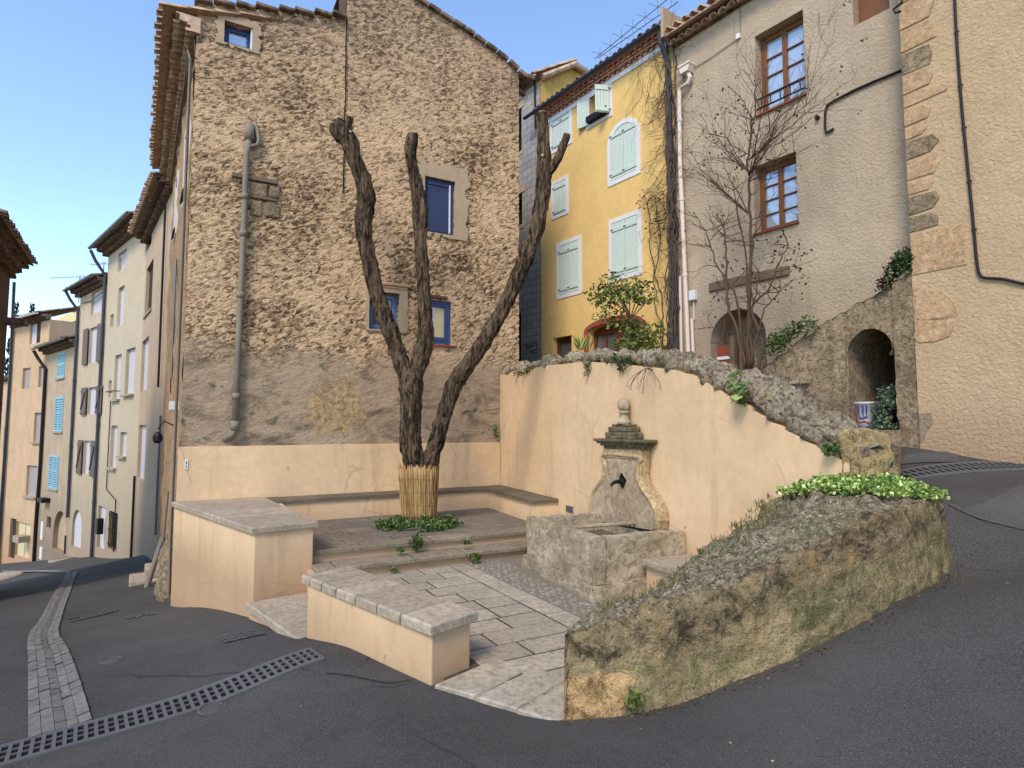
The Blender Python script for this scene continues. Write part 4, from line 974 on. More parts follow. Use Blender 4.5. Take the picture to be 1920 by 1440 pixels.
def rh(F, u0, v0, u1, v1, depth=.15, o=0.):
    a = F.at(u0, v0, o); b = F.at(u1, v1, o); return (min(a[0], b[0]), max(a[0], b[0]), min(a[1], b[1]), max(a[1], b[1]), depth, 'rect', 0)
def ah(F, u0, v0, u1, v1, vs=None, depth=.15):
    h = rh(F, u0, v0, u1, v1, depth); return (h[0], h[1], h[2], h[3], depth, 'arch', h[3]-(h[1]-h[0])*(.5 if vs is None else vs))
def casement(parent, F, h, y, fm, gm, leaves=2, rows=4, fw=.055, gb=.022, dep=.06):
    mb = MB(); a, b, zb, zt = h[:4]
    for x0, x1, z0_, z1_ in ((a, a+fw, zb, zt), (b-fw, b, zb, zt), (a+fw, b-fw, zt-fw, zt), (a+fw, b-fw, zb, zb+fw)): mb.box(x0, x1, y, y+dep, z0_, z1_)
    W_ = (b-a-2*fw)/leaves
    for k in range(leaves):
        x0 = a+fw+k*W_; x1 = x0+W_; st = fw*.72
        for q in ((x0+.002, x0+st, zb+fw, zt-fw), (x1-st, x1-.002, zb+fw, zt-fw), (x0+st, x1-st, zb+fw, zb+fw+st*1.3), (x0+st, x1-st, zt-fw-st, zt-fw)): mb.box(q[0], q[1], y-.012, y+dep*.7, q[2], q[3])
        for r in range(1, rows):
            z = zb+fw+st+(zt-zb-2*fw-2*st)*r/rows; mb.box(x0+st, x1-st, y-.004, y+.03, z-gb/2, z+gb/2)
    w_ = obj('window', mb, fm, parent=parent, fr=F, bev=.004)
    mb = MB(); mb.box(a+fw*.8, b-fw*.8, y+.032, y+.038, zb+fw*.8, zt-fw*.8); obj('pane', mb, gm, parent=w_, fr=F)
    return w_
def shutter(parent, F, s0, s1, z0, z1, mat, planks=5, hinge=None, ang=0., o=.01, top=None, batt=True, hm=None, name='shutter'):
    """plank shutter leaf lying at depth o in front of the wall; hinge 0/1 + opening angle"""
    mb = MB(); W_ = (s1-s0)/planks; tf = top or (lambda s: z1)
    for k in range(planks):
        a, b = s0+k*W_+.003, s0+(k+1)*W_-.003; mb.extr([(a, z0), (b, z0), (b, tf(b)), (a, tf(a))], -.035, -.0)
    if batt:
        for f in (.1, .87):
            z = z0+(z1-z0)*f; mb.box(s0+.01, s1-.01, -.055, -.0352, z-.045, z+.045)
            hs_ = s1 if hinge == 1 else s0; mb.box(hs_-.03, hs_+.05, -.062, -.0555, z-.012, z+.012, 1)
    M = Matrix.Translation((0, -o, 0))
    if hinge is not None:
        hx = s0 if hinge == 0 else s1; M = Matrix.Translation((hx, -o, 0)) @ Matrix.Rotation(R_(ang), 4, 'Z') @ Matrix.Translation((-hx, 0, 0))
    mb.xf(M); s_ = obj(name, mb, [mat, M_iron], parent=parent, fr=F, bev=.003)
    return s_
def surround(parent, F, h, wd, mat, o=.02, arch=False, sill=True):
    mb = MB(); a, b, zb, zt = h[:4]
    if h[5] == 'rect':
        mb.box(a-wd, a, -o, .04, zb-wd, zt+wd); mb.box(b, b+wd, -o, .04, zb-wd, zt+wd); mb.box(a, b, -o+.001, .04, zt, zt+wd); mb.box(a, b, -o+.001, .04, zb-wd, zb)
    else:
        c = (a+b)/2; hw = (b-a)/2; n = 16; up = []; dn = []
        for k in range(n+1):
            t = math.pi*k/n; dn.append((c-hw*math.cos(t), h[6]+(zt-h[6])*math.sin(t))); up.append((c-(hw+wd)*math.cos(t), h[6]+(zt-h[6]+wd)*math.sin(t)))
        for k in range(n): mb.extr([dn[k], dn[k+1], up[k+1], up[k]], -o, .04)
        mb.box(a-wd, a, -o, .04, zb-(wd if sill else 0), h[6]); mb.box(b, b+wd, -o, .04, zb-(wd if sill else 0), h[6])
        if sill: mb.box(a, b, -o+.001, .04, zb-wd, zb)
    return obj('surround', mb, mat, parent=parent, fr=F)
def genoise(mb, s0, s1, z, rows=2, pitch=.2, proj=.13, mt=0, mm=1, hollow=True, seg=6, jit=.006):
    Rr = pitch*.45; n = max(1, int((s1-s0)/pitch)); rh_ = Rr+.05
    for r in range(rows):
        zr = z+r*rh_; yo = -(r+1)*proj; off = (pitch/2 if r % 2 else 0)
        mb.box(s0, s1, yo+.02, .05, zr+Rr+.014, zr+rh_-.001, mm)
        mb.box(s0, s1, yo+(.075 if hollow else .05), .05, zr, zr+Rr+.0135, mm)
        for k in range(n):
            c = s0+off+(k+.5)*(s1-s0)/n+random.uniform(-jit, jit); y0 = yo+random.uniform(-.012, .012)
            if c > s1-pitch*.3: continue
            i = len(mb.v); prof = []
            for q in range(seg+1):
                t = math.pi*q/seg; prof.append((c-Rr*math.cos(t), zr+Rr*math.sin(t)))
            for q in range(seg+1):
                t = math.pi*(seg-q)/seg; prof.append((c-(Rr-.016)*math.cos(t), zr+(Rr-.016)*math.sin(t)))
            mb.extr(prof, y0, .04, mt)
def tiles(mb, s0, s1, z, y0, length, slope=.3, pitch=.21, seg=5, step=.4, m=0, jit=.015, base=True):
    n = max(1, int((s1-s0)/pitch)); J = max(1, int(length/step))
    if base:
        mb.face([(s0, y0+.05, z-.02), (s1, y0+.05, z-.02), (s1, y0+length, z-.02+slope*(length)), (s0, y0+length, z-.02+slope*(length))], m)
        mb.face([(s0, y0+.05, z-.05), (s1, y0+.05, z-.05), (s1, y0+length, z-.05+slope*(length)), (s0, y0+length, z-.05+slope*(length))], m)
        mb.face([(s0, y0+.05, z-.05), (s1, y0+.05, z-.05), (s1, y0+.05, z-.02), (s0, y0+.05, z-.02)], m)
    for k in range(n):
        c = s0+(k+.5)*(s1-s0)/n
        for j in range(J):
            ya = y0+j*step+random.uniform(-.02, .02)-(random.uniform(0, .05) if j == 0 else 0); yb = ya+step+.07
            dx = random.uniform(-jit, jit); rr = pitch*.40
            i = len(mb.v)
            for y, r_, dz in ((ya, rr, .012), (yb, rr*.86, -.008)):
                zz = z+slope*(y-y0)+dz
                for q in range(seg+1):
                    t = math.pi*q/seg; mb.v.append(Vector((c+dx-r_*math.cos(t), y, zz+r_*.95*math.sin(t))))
                for q in range(seg+1):
                    t = math.pi*(seg-q)/seg; mb.v.append(Vector((c+dx-(r_-.017)*math.cos(t), y, zz+(r_-.017)*.95*math.sin(t))))
            W_ = 2*seg+2
            for q in range(W_): mb.fi((i+q, i+(q+1) % W_, i+W_+(q+1) % W_, i+W_+q), m)
            for q in range(seg): mb.fi((i+q, i+q+1, i+W_-2-q, i+W_-1-q), m)
            mb.f[-1] = [i+seg-1, i+seg, i+seg+1, i+seg+2]
def gutter(parent, F, s0, s1, z, y, mat, r=.065):
    mb = MB(); n = 8; prof = [(y+r*math.cos(math.pi+math.pi*k/n), z+r*math.sin(math.pi+math.pi*k/n)) for k in range(n+1)]
    prof += [(y+(r-.008)*math.cos(2*math.pi-math.pi*k/n), z+(r-.008)*math.sin(2*math.pi-math.pi*k/n)) for k in range(n+1)]
    i = len(mb.v); W_ = len(prof)
    for s in (s0, s1):
        for p in prof: mb.v.append(Vector((s, p[0], p[1])))
    for q in range(W_): mb.fi((i+q, i+(q+1) % W_, i+W_+(q+1) % W_, i+W_+q))
    mb.face([(s0, p[0], p[1]) for p in prof]); mb.face([(s1, p[0], p[1]) for p in prof])
    return obj('gutter', mb, mat, parent=parent, fr=F)
def downpipe(parent, F, pts, mat, r=.05, name='downpipe', rings=()):
    """pts: (s, o, z)"""
    mb = MB(); P = [Vector((s, -o, z)) for s, o, z in pts]; mb.tube(P, r, 10)
    for k in rings:
        p = P[0].lerp(P[-1], 0) if False else None
        for a, b in zip(P[:-1], P[1:]):
            lo, hi = min(a.z, b.z), max(a.z, b.z)
            if lo <= k <= hi and hi-lo > .2: q = a.lerp(b, (k-a.z)/(b.z-a.z)); d = (b-a).normalized()*.03; mb.tube([q-d, q+d], r*1.25, 10); break
    return obj(name, mb, mat, parent=parent, fr=F, smooth=False)
# ------------------------------------------------------------------ stone house with the rough gable
random.seed(41)
H1 = thing('stone_house', 'tall old stone house with a rough lumpy gable behind the pollarded tree', 'house', G)
topL = lambda s: lerpl(s, [-5.95, -4.25, -3.3], [9.17, 9.57, 9.8]); topR = lambda s: lerpl(s, [-3.4, -2.6, -1.97, -.76, .06, .6], [10.62, 10.85, 10.66, 10.33, 10.04, 9.75])
h1 = rh(G, 421, 44, 473, 88, .22); h1 = (h1[0], h1[1], 8.60, 9.0, .22, 'rect', 0)
h2 = rh(G, 796, 330, 852, 443, .16); h3 = rh(G, 692, 553, 748, 622, .2); h3 = (h3[0], h3[1], 3.76, 4.5, .2, 'rect', 0); h4 = rh(G, 790, 560, 845, 647, .16)
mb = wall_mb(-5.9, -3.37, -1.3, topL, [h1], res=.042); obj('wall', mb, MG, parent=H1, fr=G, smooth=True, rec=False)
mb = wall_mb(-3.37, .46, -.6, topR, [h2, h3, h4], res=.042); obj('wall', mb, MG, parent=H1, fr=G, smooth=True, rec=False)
mb = MB(); mb.tube([(-3.37+.02*noise.noise(Vector((z_*2, 0, 0))), -.022, z_) for z_ in np.linspace(6.3, 9.8, 40)], .011, 5); obj('seam', mb, M_void, parent=H1, fr=G)
mb = MB(); mb.box(.40, .45, .02, 7, 1., topR(.45)-.02); mb.box(-3.39, -3.36, .01, .6, 9.7, 10.6)
obj('wall', mb, M_dark, parent=H1, fr=G)
def patchpoly(F, pts, mat, parent, o=.028, nz=.03, name='plaster_patch'):
    P = [F.at(*p, o) for p in pts]; P3 = crv([(p[0], 0, p[1]) for p in P]+[(P[0][0], 0, P[0][1])], 4)[:-1]
    P = [(p.x+random.uniform(-nz, nz), p.z+random.uniform(-nz, nz)) for p in P3]
    mb = MB(); mb.extr(P, -o, .03); return obj(name, mb, mat, parent=parent, fr=F, bev=.01)
def ringpatch(F, h, wds, mat, parent, o=.034, jag=.05, name='plaster_patch'):
    mb = MB(); a, b, zb, zt = h[:4]; l, r, bt_, t = wds
    cn = [random.uniform(0, 50)]
    def j(): cn[0] += .55; return noise.noise(Vector((cn[0], 0, 0)))*jag*1.8
    for (x0, x1, z0_, z1_, sd_) in ((a-l, a, zb-bt_, zt+t, 'l'), (b, b+r, zb-bt_, zt+t, 'r'), (a, b, zt, zt+t, 't'), (a, b, zb-bt_, zb, 'b')):
        n = 14
        if sd_ in 'lr':
            zz = np.linspace(z0_, z1_, n); E = [(x0+j(), z) for z in zz] if sd_ == 'l' else [(x1+j(), z) for z in zz]; I = [(x1 if sd_ == 'l' else x0, z) for z in zz]
        else:
            xx = np.linspace(x0, x1, n); E = [(x, (z1_ if sd_ == 't' else z0_)+(j() if 0 < k < n-1 else 0)) for k, x in enumerate(xx)]; I = [(x, z0_ if sd_ == 't' else z1_) for x in xx]
        for k in range(n-1): mb.extr([E[k], E[k+1], I[k+1], I[k]], -o, .03)
    return obj(name, mb, mat, parent=parent, fr=F)
ringpatch(G, h1, (.13, .13, .04, .14), M_smooth, H1); casement(H1, G, h1, .12, M_blue, M_glass, 1, 1, .05)
mb = MB(); mb.box(h1[1]-.03, h1[1]-.002, 0, .2, h1[2], h1[3]); obj('reveal', mb, M_white, parent=H1, fr=G)
ringpatch(G, h2, (.16, .28, .07, .32), M_smooth, H1, jag=.1)
w2 = casement(H1, G, h2, .06, M_blue, M_glassd, 1, 1, .07)
mb = MB(); a, b, zb, zt = h2[:4]
mb.box(a+.07, b-.13, .035, .05, zb+.05, zt-.2); obj('blind', mb, M_blued, parent=w2, fr=G)
mb = MB(); mb.box(a+.07, b-.07, .03, .1, zt-.2, zt-.15); mb.box(a+.07, b-.07, .02, .1, zt-.13, zt-.07); obj('blind_box', mb, M_blued, parent=w2, fr=G)
mb = MB(); mb.box(b-.115, b-.09, .01, .06, zb+.05, zt-.08); obj('handle_rail', mb, M_white, parent=w2, fr=G)
ringpatch(G, h3, (.06, .16, .03, .14), M_smooth, H1, jag=.03); w3 = casement(H1, G, h3, .12, M_bluep, M_glassd, 2, 1, .06)
mb = MB(); mb.box(h3[0]-.05, h3[1]+.2, -.07, .02, h3[3]+.13, h3[3]+.19); mb.box(h3[0]-.02, h3[1]+.16, -.05, .02, h3[3]+.08, h3[3]+.129); obj('lintel', mb, M_quoin, parent=H1, fr=G, bev=.01)
w4 = casement(H1, G, h4, .03, M_blue, M_glass, 1, 1, .075)
mb = MB(); a, b, zb, zt = h4[:4]; mb.extr([(a+.24, zb+.09), (b-.09, zb+.09), (b-.09, zt-.1), (a+.36, zt-.1), (a+.3, zt-.45)], .058, .061); obj('pane_reflection', mb, plain('yellow_reflection', srgb(204, 190, 144), .8), parent=w4, fr=G)  # yellow reflection in the glass, painted as a flat sheet on the pane
mb = MB()
for k in range(7): x = a-.05+k*.085; mb.box(x, x+.08, -.08+random.uniform(-.02, .02), .05, zt+.02+random.uniform(-.01, .015), zt+.085)
obj('lintel', mb, M_dark, parent=H1, fr=G)
mb = MB(); mb.box(a-.02, b+.12, -.05, .06, zb-.05, zb-.012); obj('sill', mb, M_terra, parent=H1, fr=G)
# blocked opening with timber lintel
q0 = G.at(470, 335, .05); q1 = G.at(515, 400, .05)
mb = MB(); mb.box(q0[0]-.3, q1[0]+.04, -.07, .02, q0[1]-.02, q0[1]+.06); mb.box(q0[0]-.05, q1[0]+.03, -.05, .02, q1[1]+.22, q1[1]+.27); o = obj('timber_lintel', mb, M_oldw, parent=H1, fr=G, bev=.01)
mb = MB(); 
for k, (x, z, w_, h_) in enumerate(((.0, .05, .3, .28), (.31, .08, .2, .24), (.02, -.3, .2, .3), (.24, -.28, .28, .26))): mb.box(q0[0]+x, q0[0]+x+w_-.02, -.045, .02, q0[1]-.34+z, q0[1]-.36+z+h_)
obj('blocking_stone', mb, M_rubble, parent=H1, fr=G, bev=.03, segs=2)['kind'] = 'stuff'
# pipe on the gable
pz = [G.at(*p, .09) for p in ((468, 232), (467, 262), (462, 290), (456, 450), (448, 620), (441, 795))]
mb = MB(); mb.tube([(p[0], -.09, p[1]) for p in pz[1:]], .05, 12)
for k_ in (.16, .30, .53, .9):
    p = Vector((pz[2][0], -.09, pz[2][1])).lerp(Vector((pz[5][0], -.09, pz[5][1])), k_); mb.tube([p-Vector((0, 0, .05)), p+Vector((0, 0, .05))], .062, 12)
p = pz[5]; mb.tube([(p[0], -.09, p[1]+.05), (p[0]-.005, -.09, p[1]-.1)], .068, 12); mb.tube([(p[0], -.09, p[1]-.08), (p[0]-.04, -.08, p[1]-.18), (p[0]-.17, -.0, p[1]-.27)], .052, 12)
p = pz[1]; mb.tube([(p[0]+.01, -.06, p[1]+.28), (p[0], -.09, p[1])], .08, 10); mb.tube([(p[0]+.01, -.09, p[1]-.12), (p[0]+.14, -.09, p[1]-.06), (p[0]+.16, -.08, p[1]+.05), (p[0]+.09, -.03, p[1]+.36)], .035, 10)
obj('downpipe', mb, M_pipe, parent=H1, fr=G, smooth=True)
# verge stones and roof
mb = MB()
s = -5.95
while s < -3.42:
    L = random.uniform(.25, .4); zz = topL(s+L/2); mb.box(s, s+L-.01, -.11+random.uniform(-.02, .02), .5, zz-.015, zz+.05); s += L
obj('verge', mb, M_tiled, parent=H1, fr=G, bev=.012); mb = MB()
s = -3.4
while s < .7:
    L = random.uniform(.2, .3); i = len(mb.v); mb.box(-L/2, L/2-.008, -.09+random.uniform(-.02, .01), .5, -.02, .07)
    sl_ = (topR(s+L)-topR(s))/L; mb.xf(Matrix.Translation((s+L/2, 0, topR(s+L/2))) @ Matrix.Rotation(-math.atan(sl_), 4, 'Y'), i); s += L
obj('verge', mb, M_tiled, parent=H1, fr=G, bev=.012)
mb = MB()
for q in ((-5.95, -3.37, topL), ):
    mb.grid([[(s, y, q[2](s)+.03) for s in np.linspace(q[0], q[1], 4)] for y in (.3, 7.2)])
xs = [-3.4, -2.6, -1.97, -.76, .06, .75]; mb.grid([[(s, y, topR(min(s, .6))+.05-(.08 if s > .7 else 0)) for s in xs] for y in (.3, 7.2)]); mb.grid([[(s, y, topR(min(s, .6))-.02-(.08 if s > .7 else 0)) for s in xs] for y in (.0, 7.2)])
obj('roof', mb, M_tiled, parent=H1, fr=G, rec=False)
mb = MB(); mb.tube([(-3.75, 1.1, 9.7), (-3.75, 1.1, 10.02)], .07, 12); mb.lathe([(.09, 0), (.09, .03), (.05, .09), (.01, .1)], 12, (-3.75, 1.1, 10.02)); obj('roof_vent', mb, M_pipe, parent=H1, fr=G)
for k in range(9): mb = MB(); mb.obox((.55, .3+k*.7, topR(.6)-.12), (1, 0, -.3), .5, .09, .1); obj('rafter', mb, M_oldw, parent=H1, fr=G)
# street facade of the same house
C1 = G.P(-5.9, 0, 0); F1 = Frame(C1.x, C1.y, 147.8); L1 = 7.3
hA = (-1.75, -.95, 6.2, 7.5, .14, 'rect', 0); hB = (-5.1, -4.3, 6.4, 7.7, .14, 'rect', 0); hC = (-3.9, -3.3, 2.6, 4.0, .2, 'rect', 0)
mb = wall_mb(-L1, 0, -2.6, 8.62, [hA, hB, hC], res=.09, body=None); obj('wall', mb, M_side, parent=H1, fr=F1, rec=False, smooth=True, rough=[(.05, 1.6), (.03, (7, 7, 3))])
mb = MB(); mb.box(-L1, -L1+.05, .02, 5, -3, 8.9); mb.box(-L1, 0, 5, 5.05, -3, 9.7); obj('wall', mb, M_side, parent=H1, fr=F1)
for h in (hA, hB):
    surround(H1, F1, h, .09, M_white, .03); w_ = casement(H1, F1, h, .08, M_white, M_glassd, 2, 2, .05)
    mb = MB(); mb.extr([(0, 0), (.8, 0), (.8, .75), (0, .75)], -.03, 0); mb.xf(Matrix.Translation((h[0], -.05, h[2]-.02)) @ Matrix.Rotation(R_(-24), 4, 'X')); obj('shade_panel', mb, M_iron, parent=w_, fr=F1)
casement(H1, F1, hC, .12, M_oldw, M_glassd, 2, 3, .05)
mb = MB(); genoise(mb, -L1, .08, 8.6, 2, .19, .17); obj('eave_tiles', mb, [M_tile, M_tile], parent=H1, fr=F1)
mb = MB(); tiles(mb, -L1, .1, 8.9, -.56, 3.0, .24, .2); obj('roof_tiles', mb, M_tile, parent=H1, fr=F1)
# cables and conduit round the corner
mb = MB()
for k, (o_, ds) in enumerate(((.06, 0), (.08, .04))):
    mb.tube([(-L1+.4, -o_, 8.4), (-4, -o_-.02, 8.42), (-1.5, -o_, 8.48), (-.25, -o_-.03, 8.4+ds), (-.12+ds, -o_, 8.2), (-.12+ds, -o_, 4), (-.1+ds, -o_-.01, 0), (-.1+ds, -o_, -.8)], .016, 6)
obj('cable', mb, M_pipe, parent=H1, fr=F1)
mb = MB(); mb.box(-.42, -.2, -.03, -.001, -1.3, 1.35) if False else mb.box(-.16, -.03, -.03, -.005, -1.4, 1.45); obj('cable_cover', mb, M_pipe, parent=H1, fr=F1)
mb = MB(); mb.tube([(-3.0, -.04, 5.4), (-3.02, -.04, 2.9)], .022, 8); obj('conduit', mb, M_zinc, parent=H1, fr=F1); mb = MB(); mb.tube([(-1.2, -.03, 5.8), (-1.2, -.03, 2.4)], .014, 8); obj('conduit', mb, M_zinc, parent=H1, fr=F1)
mb = MB(); mb.box(-1.0, -.8, -.14, 0, 2.2, 2.35); obj('junction_box', mb, M_white, parent=H1, fr=F1)
mb = MB(); mb.tube([(-.75, -.02, 1.9), (-.75, -.22, 2.0), (-.75, -.3, 1.85)], .012, 6); mb.lathe([(.04, 0), (.075, .04), (.08, .12), (.03, .2)], 10, (-.75, -.3, 1.62)); obj('lantern', mb, M_iron, parent=H1, fr=F1)
# boulder at its foot, steps, leaning pole
mb = MB(); rows = []
for k in range(15):
    t = k/14; r = .55*math.sqrt(max(.001, 1-(t)**2.2))*(1-.25*t); rows.append([(-.95+.95*r*1.2*math.cos(a), -.02-.38*r*1.5*math.sin(a)*.8, -1.5+1.75*t) for a in np.linspace(0, 2*math.pi, 22)[:-1]])
mb.grid(rows, closed=True); setp(obj('boulder', mb, M_rubble, fr=F1, smooth=True, rough=[(.12, 2.2), (.06, 6), (.03, 14)]), 'rough rock outcrop at the foot of the stone house corner', 'rock')
zs = gz(F1.P(-3.2, .3, 0).x, F1.P(-3.2, .3, 0).y)
stt = thing('stone_steps', 'two worn stone doorsteps at the side of the stone house in the lane', 'steps', F1)
for (x0, x1, y0, z0_, z1_) in ((-3.6, -2.8, -.62, -.5, .1), (-3.5, -2.9, -.36, .101, .3)):
    mb = MB(); mb.box(x0, x1, y0, -.03, zs+z0_, zs+z1_); obj('step', mb, M_cope, parent=stt, fr=F1, bev=.03, segs=2)
mb = MB(); mb.tube([(-2.3, -.35, zs), (-2.25, -.1, zs+1.0)], .05, 8); mb.tube([(-2.25, -.1, zs+.8), (-1.9, -.06, zs+1.9)], .02, 6); setp(obj('leaning_pole', mb, M_pipe, fr=F1), 'pale pole leaning on the stone house wall beside the doorsteps', 'pole')

# ------------------------------------------------------------------ the row on the terrace
def solid_box(mb, s0, s1, y0, y1, z0, z1): mb.box(s0, s1, y0, y1, z0, z1)
HB = thing('block_house', 'narrow grey concrete block house squeezed between the stone house and the yellow house', 'house', R)
hb = [rh(R, 950, 222, 978, 282, .3), rh(R, 950, 376, 979, 420, .3), rh(R, 950, 592, 977, 690, .3)]
mb = wall_mb(-3.4, -.02, 2.2, lambda s: 11.55, hb); obj('wall', mb, M_block, parent=HB, fr=R, rec=False)
for h in hb:
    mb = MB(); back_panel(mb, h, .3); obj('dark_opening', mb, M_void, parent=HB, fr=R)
for h in hb[:2]:
    mb = MB(); mb.box(h[0], h[1]+.15, -.02, .05, h[3], h[3]+.18); obj('lintel', mb, M_smooth, parent=HB, fr=R)
    mb = MB(); mb.box(h[0], h[1]+.1, -.015, .05, h[2]-.12, h[2]); obj('sill', mb, M_smooth, parent=HB, fr=R)
mb = MB(); pr = [(0.02, 11.55), (1.2, 12.35), (3.4, 12.1), (7, 11.2)]
for (y0, z0_), (y1, z1_) in zip(pr[:-1], pr[1:]): mb.face([(-.021, y0, 8), (-.021, y1, 8), (-.021, y1, z1_), (-.021, y0, z0_)])
mb.face([(-3.4, .02, 2), (-3.4, 7, 2), (-3.4, 7, 11.3), (-3.4, .02, 11.55)]); mb.face([(-3.4, 7, 2), (-.02, 7, 2), (-.02, 7, 11.2), (-3.4, 7, 11.2)])
obj('side_wall', mb, stucco('stained_yellow', srgb(228, 186, 100), .14, 30, .2, .01, 1., srgb(96, 78, 50)), parent=HB, fr=R, rec=False)
mb = MB(); tiles(mb, -3.4, .12, 11.6, -.3, 1.6, .62, .21); obj('roof_tiles', mb, M_tile, parent=HB, fr=R)
mb = MB(); mb.grid([[(s, y, z) for s in (-3.4, .14)] for y, z in pr[1:]]); mb.grid([[(s, y, z+.1) for s in (-3.4, .16)] for y, z in pr[1:]])
mb.tube([(.08, y, z+.05) for y, z in pr], .09, 8); obj('roof', mb, M_tile, parent=HB, fr=R)
mb = MB(); mb.tube([(-.2, -.05, 11.6), (-.16, -.05, 10.2)], .03, 6); obj('cable', mb, M_cable, parent=HB, fr=R)
mb = MB()     # scribbled tag
gs = [[(318, 660), (318, 560), (345, 535), (380, 545), (345, 590), (338, 640)], [(375, 590), (360, 640), (385, 630), (400, 590), (412, 580), (405, 620)], [(425, 540), (425, 610), (440, 570), (462, 600), (470, 545)], [(480, 540), (470, 600), (495, 590), (490, 550)], [(505, 500), (545, 510), (520, 545), (560, 555), (565, 620), (540, 670), (460, 685), (420, 725), (455, 745), (490, 710), (440, 715), (500, 745), (575, 735)], [(290, 740), (312, 740), (300, 755)]]
for L in gs:
    P = [R.at(960+x/12, 600+y/12, .004) for x, y in L]; mb.tube([(p[0], -.004, p[1]) for p in P], .009, 4)
obj('graffiti', mb, M_cable, parent=HB, fr=R)

HY = thing('yellow_house', 'tall yellow plastered house with mint shutters on the terrace', 'house', R)
def outer(t, l, wd=.1, kind='rect', zc=None, dep=.1):
    a = R.at(*t); b = R.at(*l); zt, zb = (zc if zc else a[1])-wd, b[1]+wd
    h = (a[0]+wd, b[0]-wd, zb, zt, dep, kind, 0)
    return h if kind == 'rect' else (h[0], h[1], zb, zt, dep, 'arch', zt-.36)
yA = outer((1044, 457), (1091, 550)); yB = outer((1142, 414), (1205, 514)); yS = outer((1034.5, 343), (1066, 400), .08); yC = outer((1139, 252), (1202, 324), .11, 'arch', R.at(1176, 220)[1])
yT = outer((1032, 224), (1073, 268), .09); yO = outer((1100, 168), (1149, 217), .10, dep=.25)
yT = (yT[0], yT[1], yT[2], min(yT[3], 10.1), *yT[4:]); yO = (yO[0], yO[1], yO[2], min(yO[3]+.1, 10.1), *yO[4:])
sd0 = R.at(1103, 622); sd1 = R.at(1200, 612); yD = (sd0[0], sd1[0], 2.6, R.at(1160, 601)[1], .3, 'arch', sd0[1]); q = rh(R, 1037, 633, 1072, 690, .25); yW = (q[0], q[1], 2.9, R.at(1072, 628)[1], .22, 'rect', 0)
mb = wall_mb(.0, 4.56, 2.3, 10.4, [yA, yB, yS, yC, yT, yO, yD, yW], body=6.); obj('wall', mb, M_yellow, parent=HY, fr=R, rec=False)
for h, wd in ((yA, .1), (yB, .1), (yS, .08), (yT, .09), (yO, .09)): surround(HY, R, h, wd, M_white)
surround(HY, R, yC, .11, M_white, arch=True); surround(HY, R, yD, .13, M_redtr, .03, True, False)
def pair(h, planks=5, top=None, o=-.02):
    w_ = casement(HY, R, h, .07, M_white, M_glassd, 2, 3, .05); c = (h[0]+h[1])/2
    for s0, s1 in ((h[0]+.006, c-.004), (c+.004, h[1]-.006)): shutter(w_, R, s0, s1, h[2]+.01, h[3]-.01, M_mint, planks, o=o, top=top)
for h in (yA, yB, yT): pair(h)
w_ = casement(HY, R, yS, .07, M_white, M_glassd, 1, 2, .04); shutter(w_, R, yS[0]+.006, yS[1]-.006, yS[2]+.01, yS[3]-.01, M_mint, 5, o=-.02)
def ctop(s):
    c = (yC[0]+yC[1])/2; hw = (yC[1]-yC[0])/2+.001; return yC[6]+(yC[3]-yC[6])*math.sqrt(max(0, 1-((s-c)/hw)**2))-.012
pair(yC, 5, ctop)
w_ = casement(HY, R, yO, .2, M_white, M_glassd, 2, 2, .05); c = (yO[0]+yO[1])/2
shutter(w_, R, yO[0], c, yO[2], yO[3]-.01, M_mint, 5, 0, -165, .03); shutter(w_, R, c, yO[1], yO[2], yO[3]-.01, M_mint, 5, 1, 62, .03)
mb = MB(); mb.box(yO[0], yO[1], -.14, .05, yO[2]+.02, yO[2]+.16); obj('flower_box', mb, M_iron, parent=w_, fr=R)
# arched door
mb = MB(); a, b, zb, zt = yD[:4]; mid = (a+b)/2; y = .2
mb.extr([(mid+(b-a)/2*math.cos(t), yD[6]+(zt-yD[6])*math.sin(t)) for t in np.linspace(0, math.pi, 13)], y, y+.05)
for x0, x1 in ((a, a+.09), (mid-.07, mid-.005), (mid+.005, mid+.07), (b-.09, b)): mb.box(x0, x1, y-.02, y+.05, zb, yD[6])
mb.box(a+.09, b-.09, y-.025, y+.05, yD[6]-.1, yD[6])
for x in ((a+.09+mid-.07)/2, (b-.09+mid+.07)/2): mb.box(x-.02, x+.02, y-.01, y+.04, zb, yD[6]-.1)
dd = obj('door', mb, M_door, parent=HY, fr=R); mb = MB(); mb.box(a+.05, b-.05, y+.025, y+.032, zb, yD[6]-.05); obj('pane', mb, M_glassd, parent=dd, fr=R)
casement(HY, R, yW, .14, M_door, M_glassd, 1, 1, .07)
mb = MB(); 
for k in range(9): mb.box(yW[0]+.001, yW[0]+.012+random.uniform(0, .02), .01, .13, yW[2]+.1*k+.01, yW[2]+.1*k+.09)
obj('bare_brick', mb, M_rubble, parent=HY, fr=R)
mb = MB(); mb.box(.0, 4.56, -.023, .02, 10.12, 10.25); obj('cornice_band', mb, M_white, parent=HY, fr=R)
mb = MB(); genoise(mb, .0, 4.6, 10.25, 2, .17, .1, hollow=False); obj('eave_tiles', mb, [M_terra, M_mortw], parent=HY, fr=R)
mb = MB(); tiles(mb, -.05, 4.62, 10.53, -.27, 4.4, .3, .2); obj('roof_tiles', mb, M_tiled, parent=HY, fr=R)
gutter(HY, R, -.3, 4.5, 10.47, -.33, M_gut, .06)
pp = [R.at(1238, 62, .33), R.at(1240, 82, .3), R.at(1252, 118, .1), R.at(1256, 250, .09), R.at(1261, 460, .09), R.at(1268, 668, .09)]
downpipe(HY, R, [(p[0], o_, p[1]) for p, o_ in zip(pp, (.33, .3, .1, .09, .09, .09))], M_gut, .06)

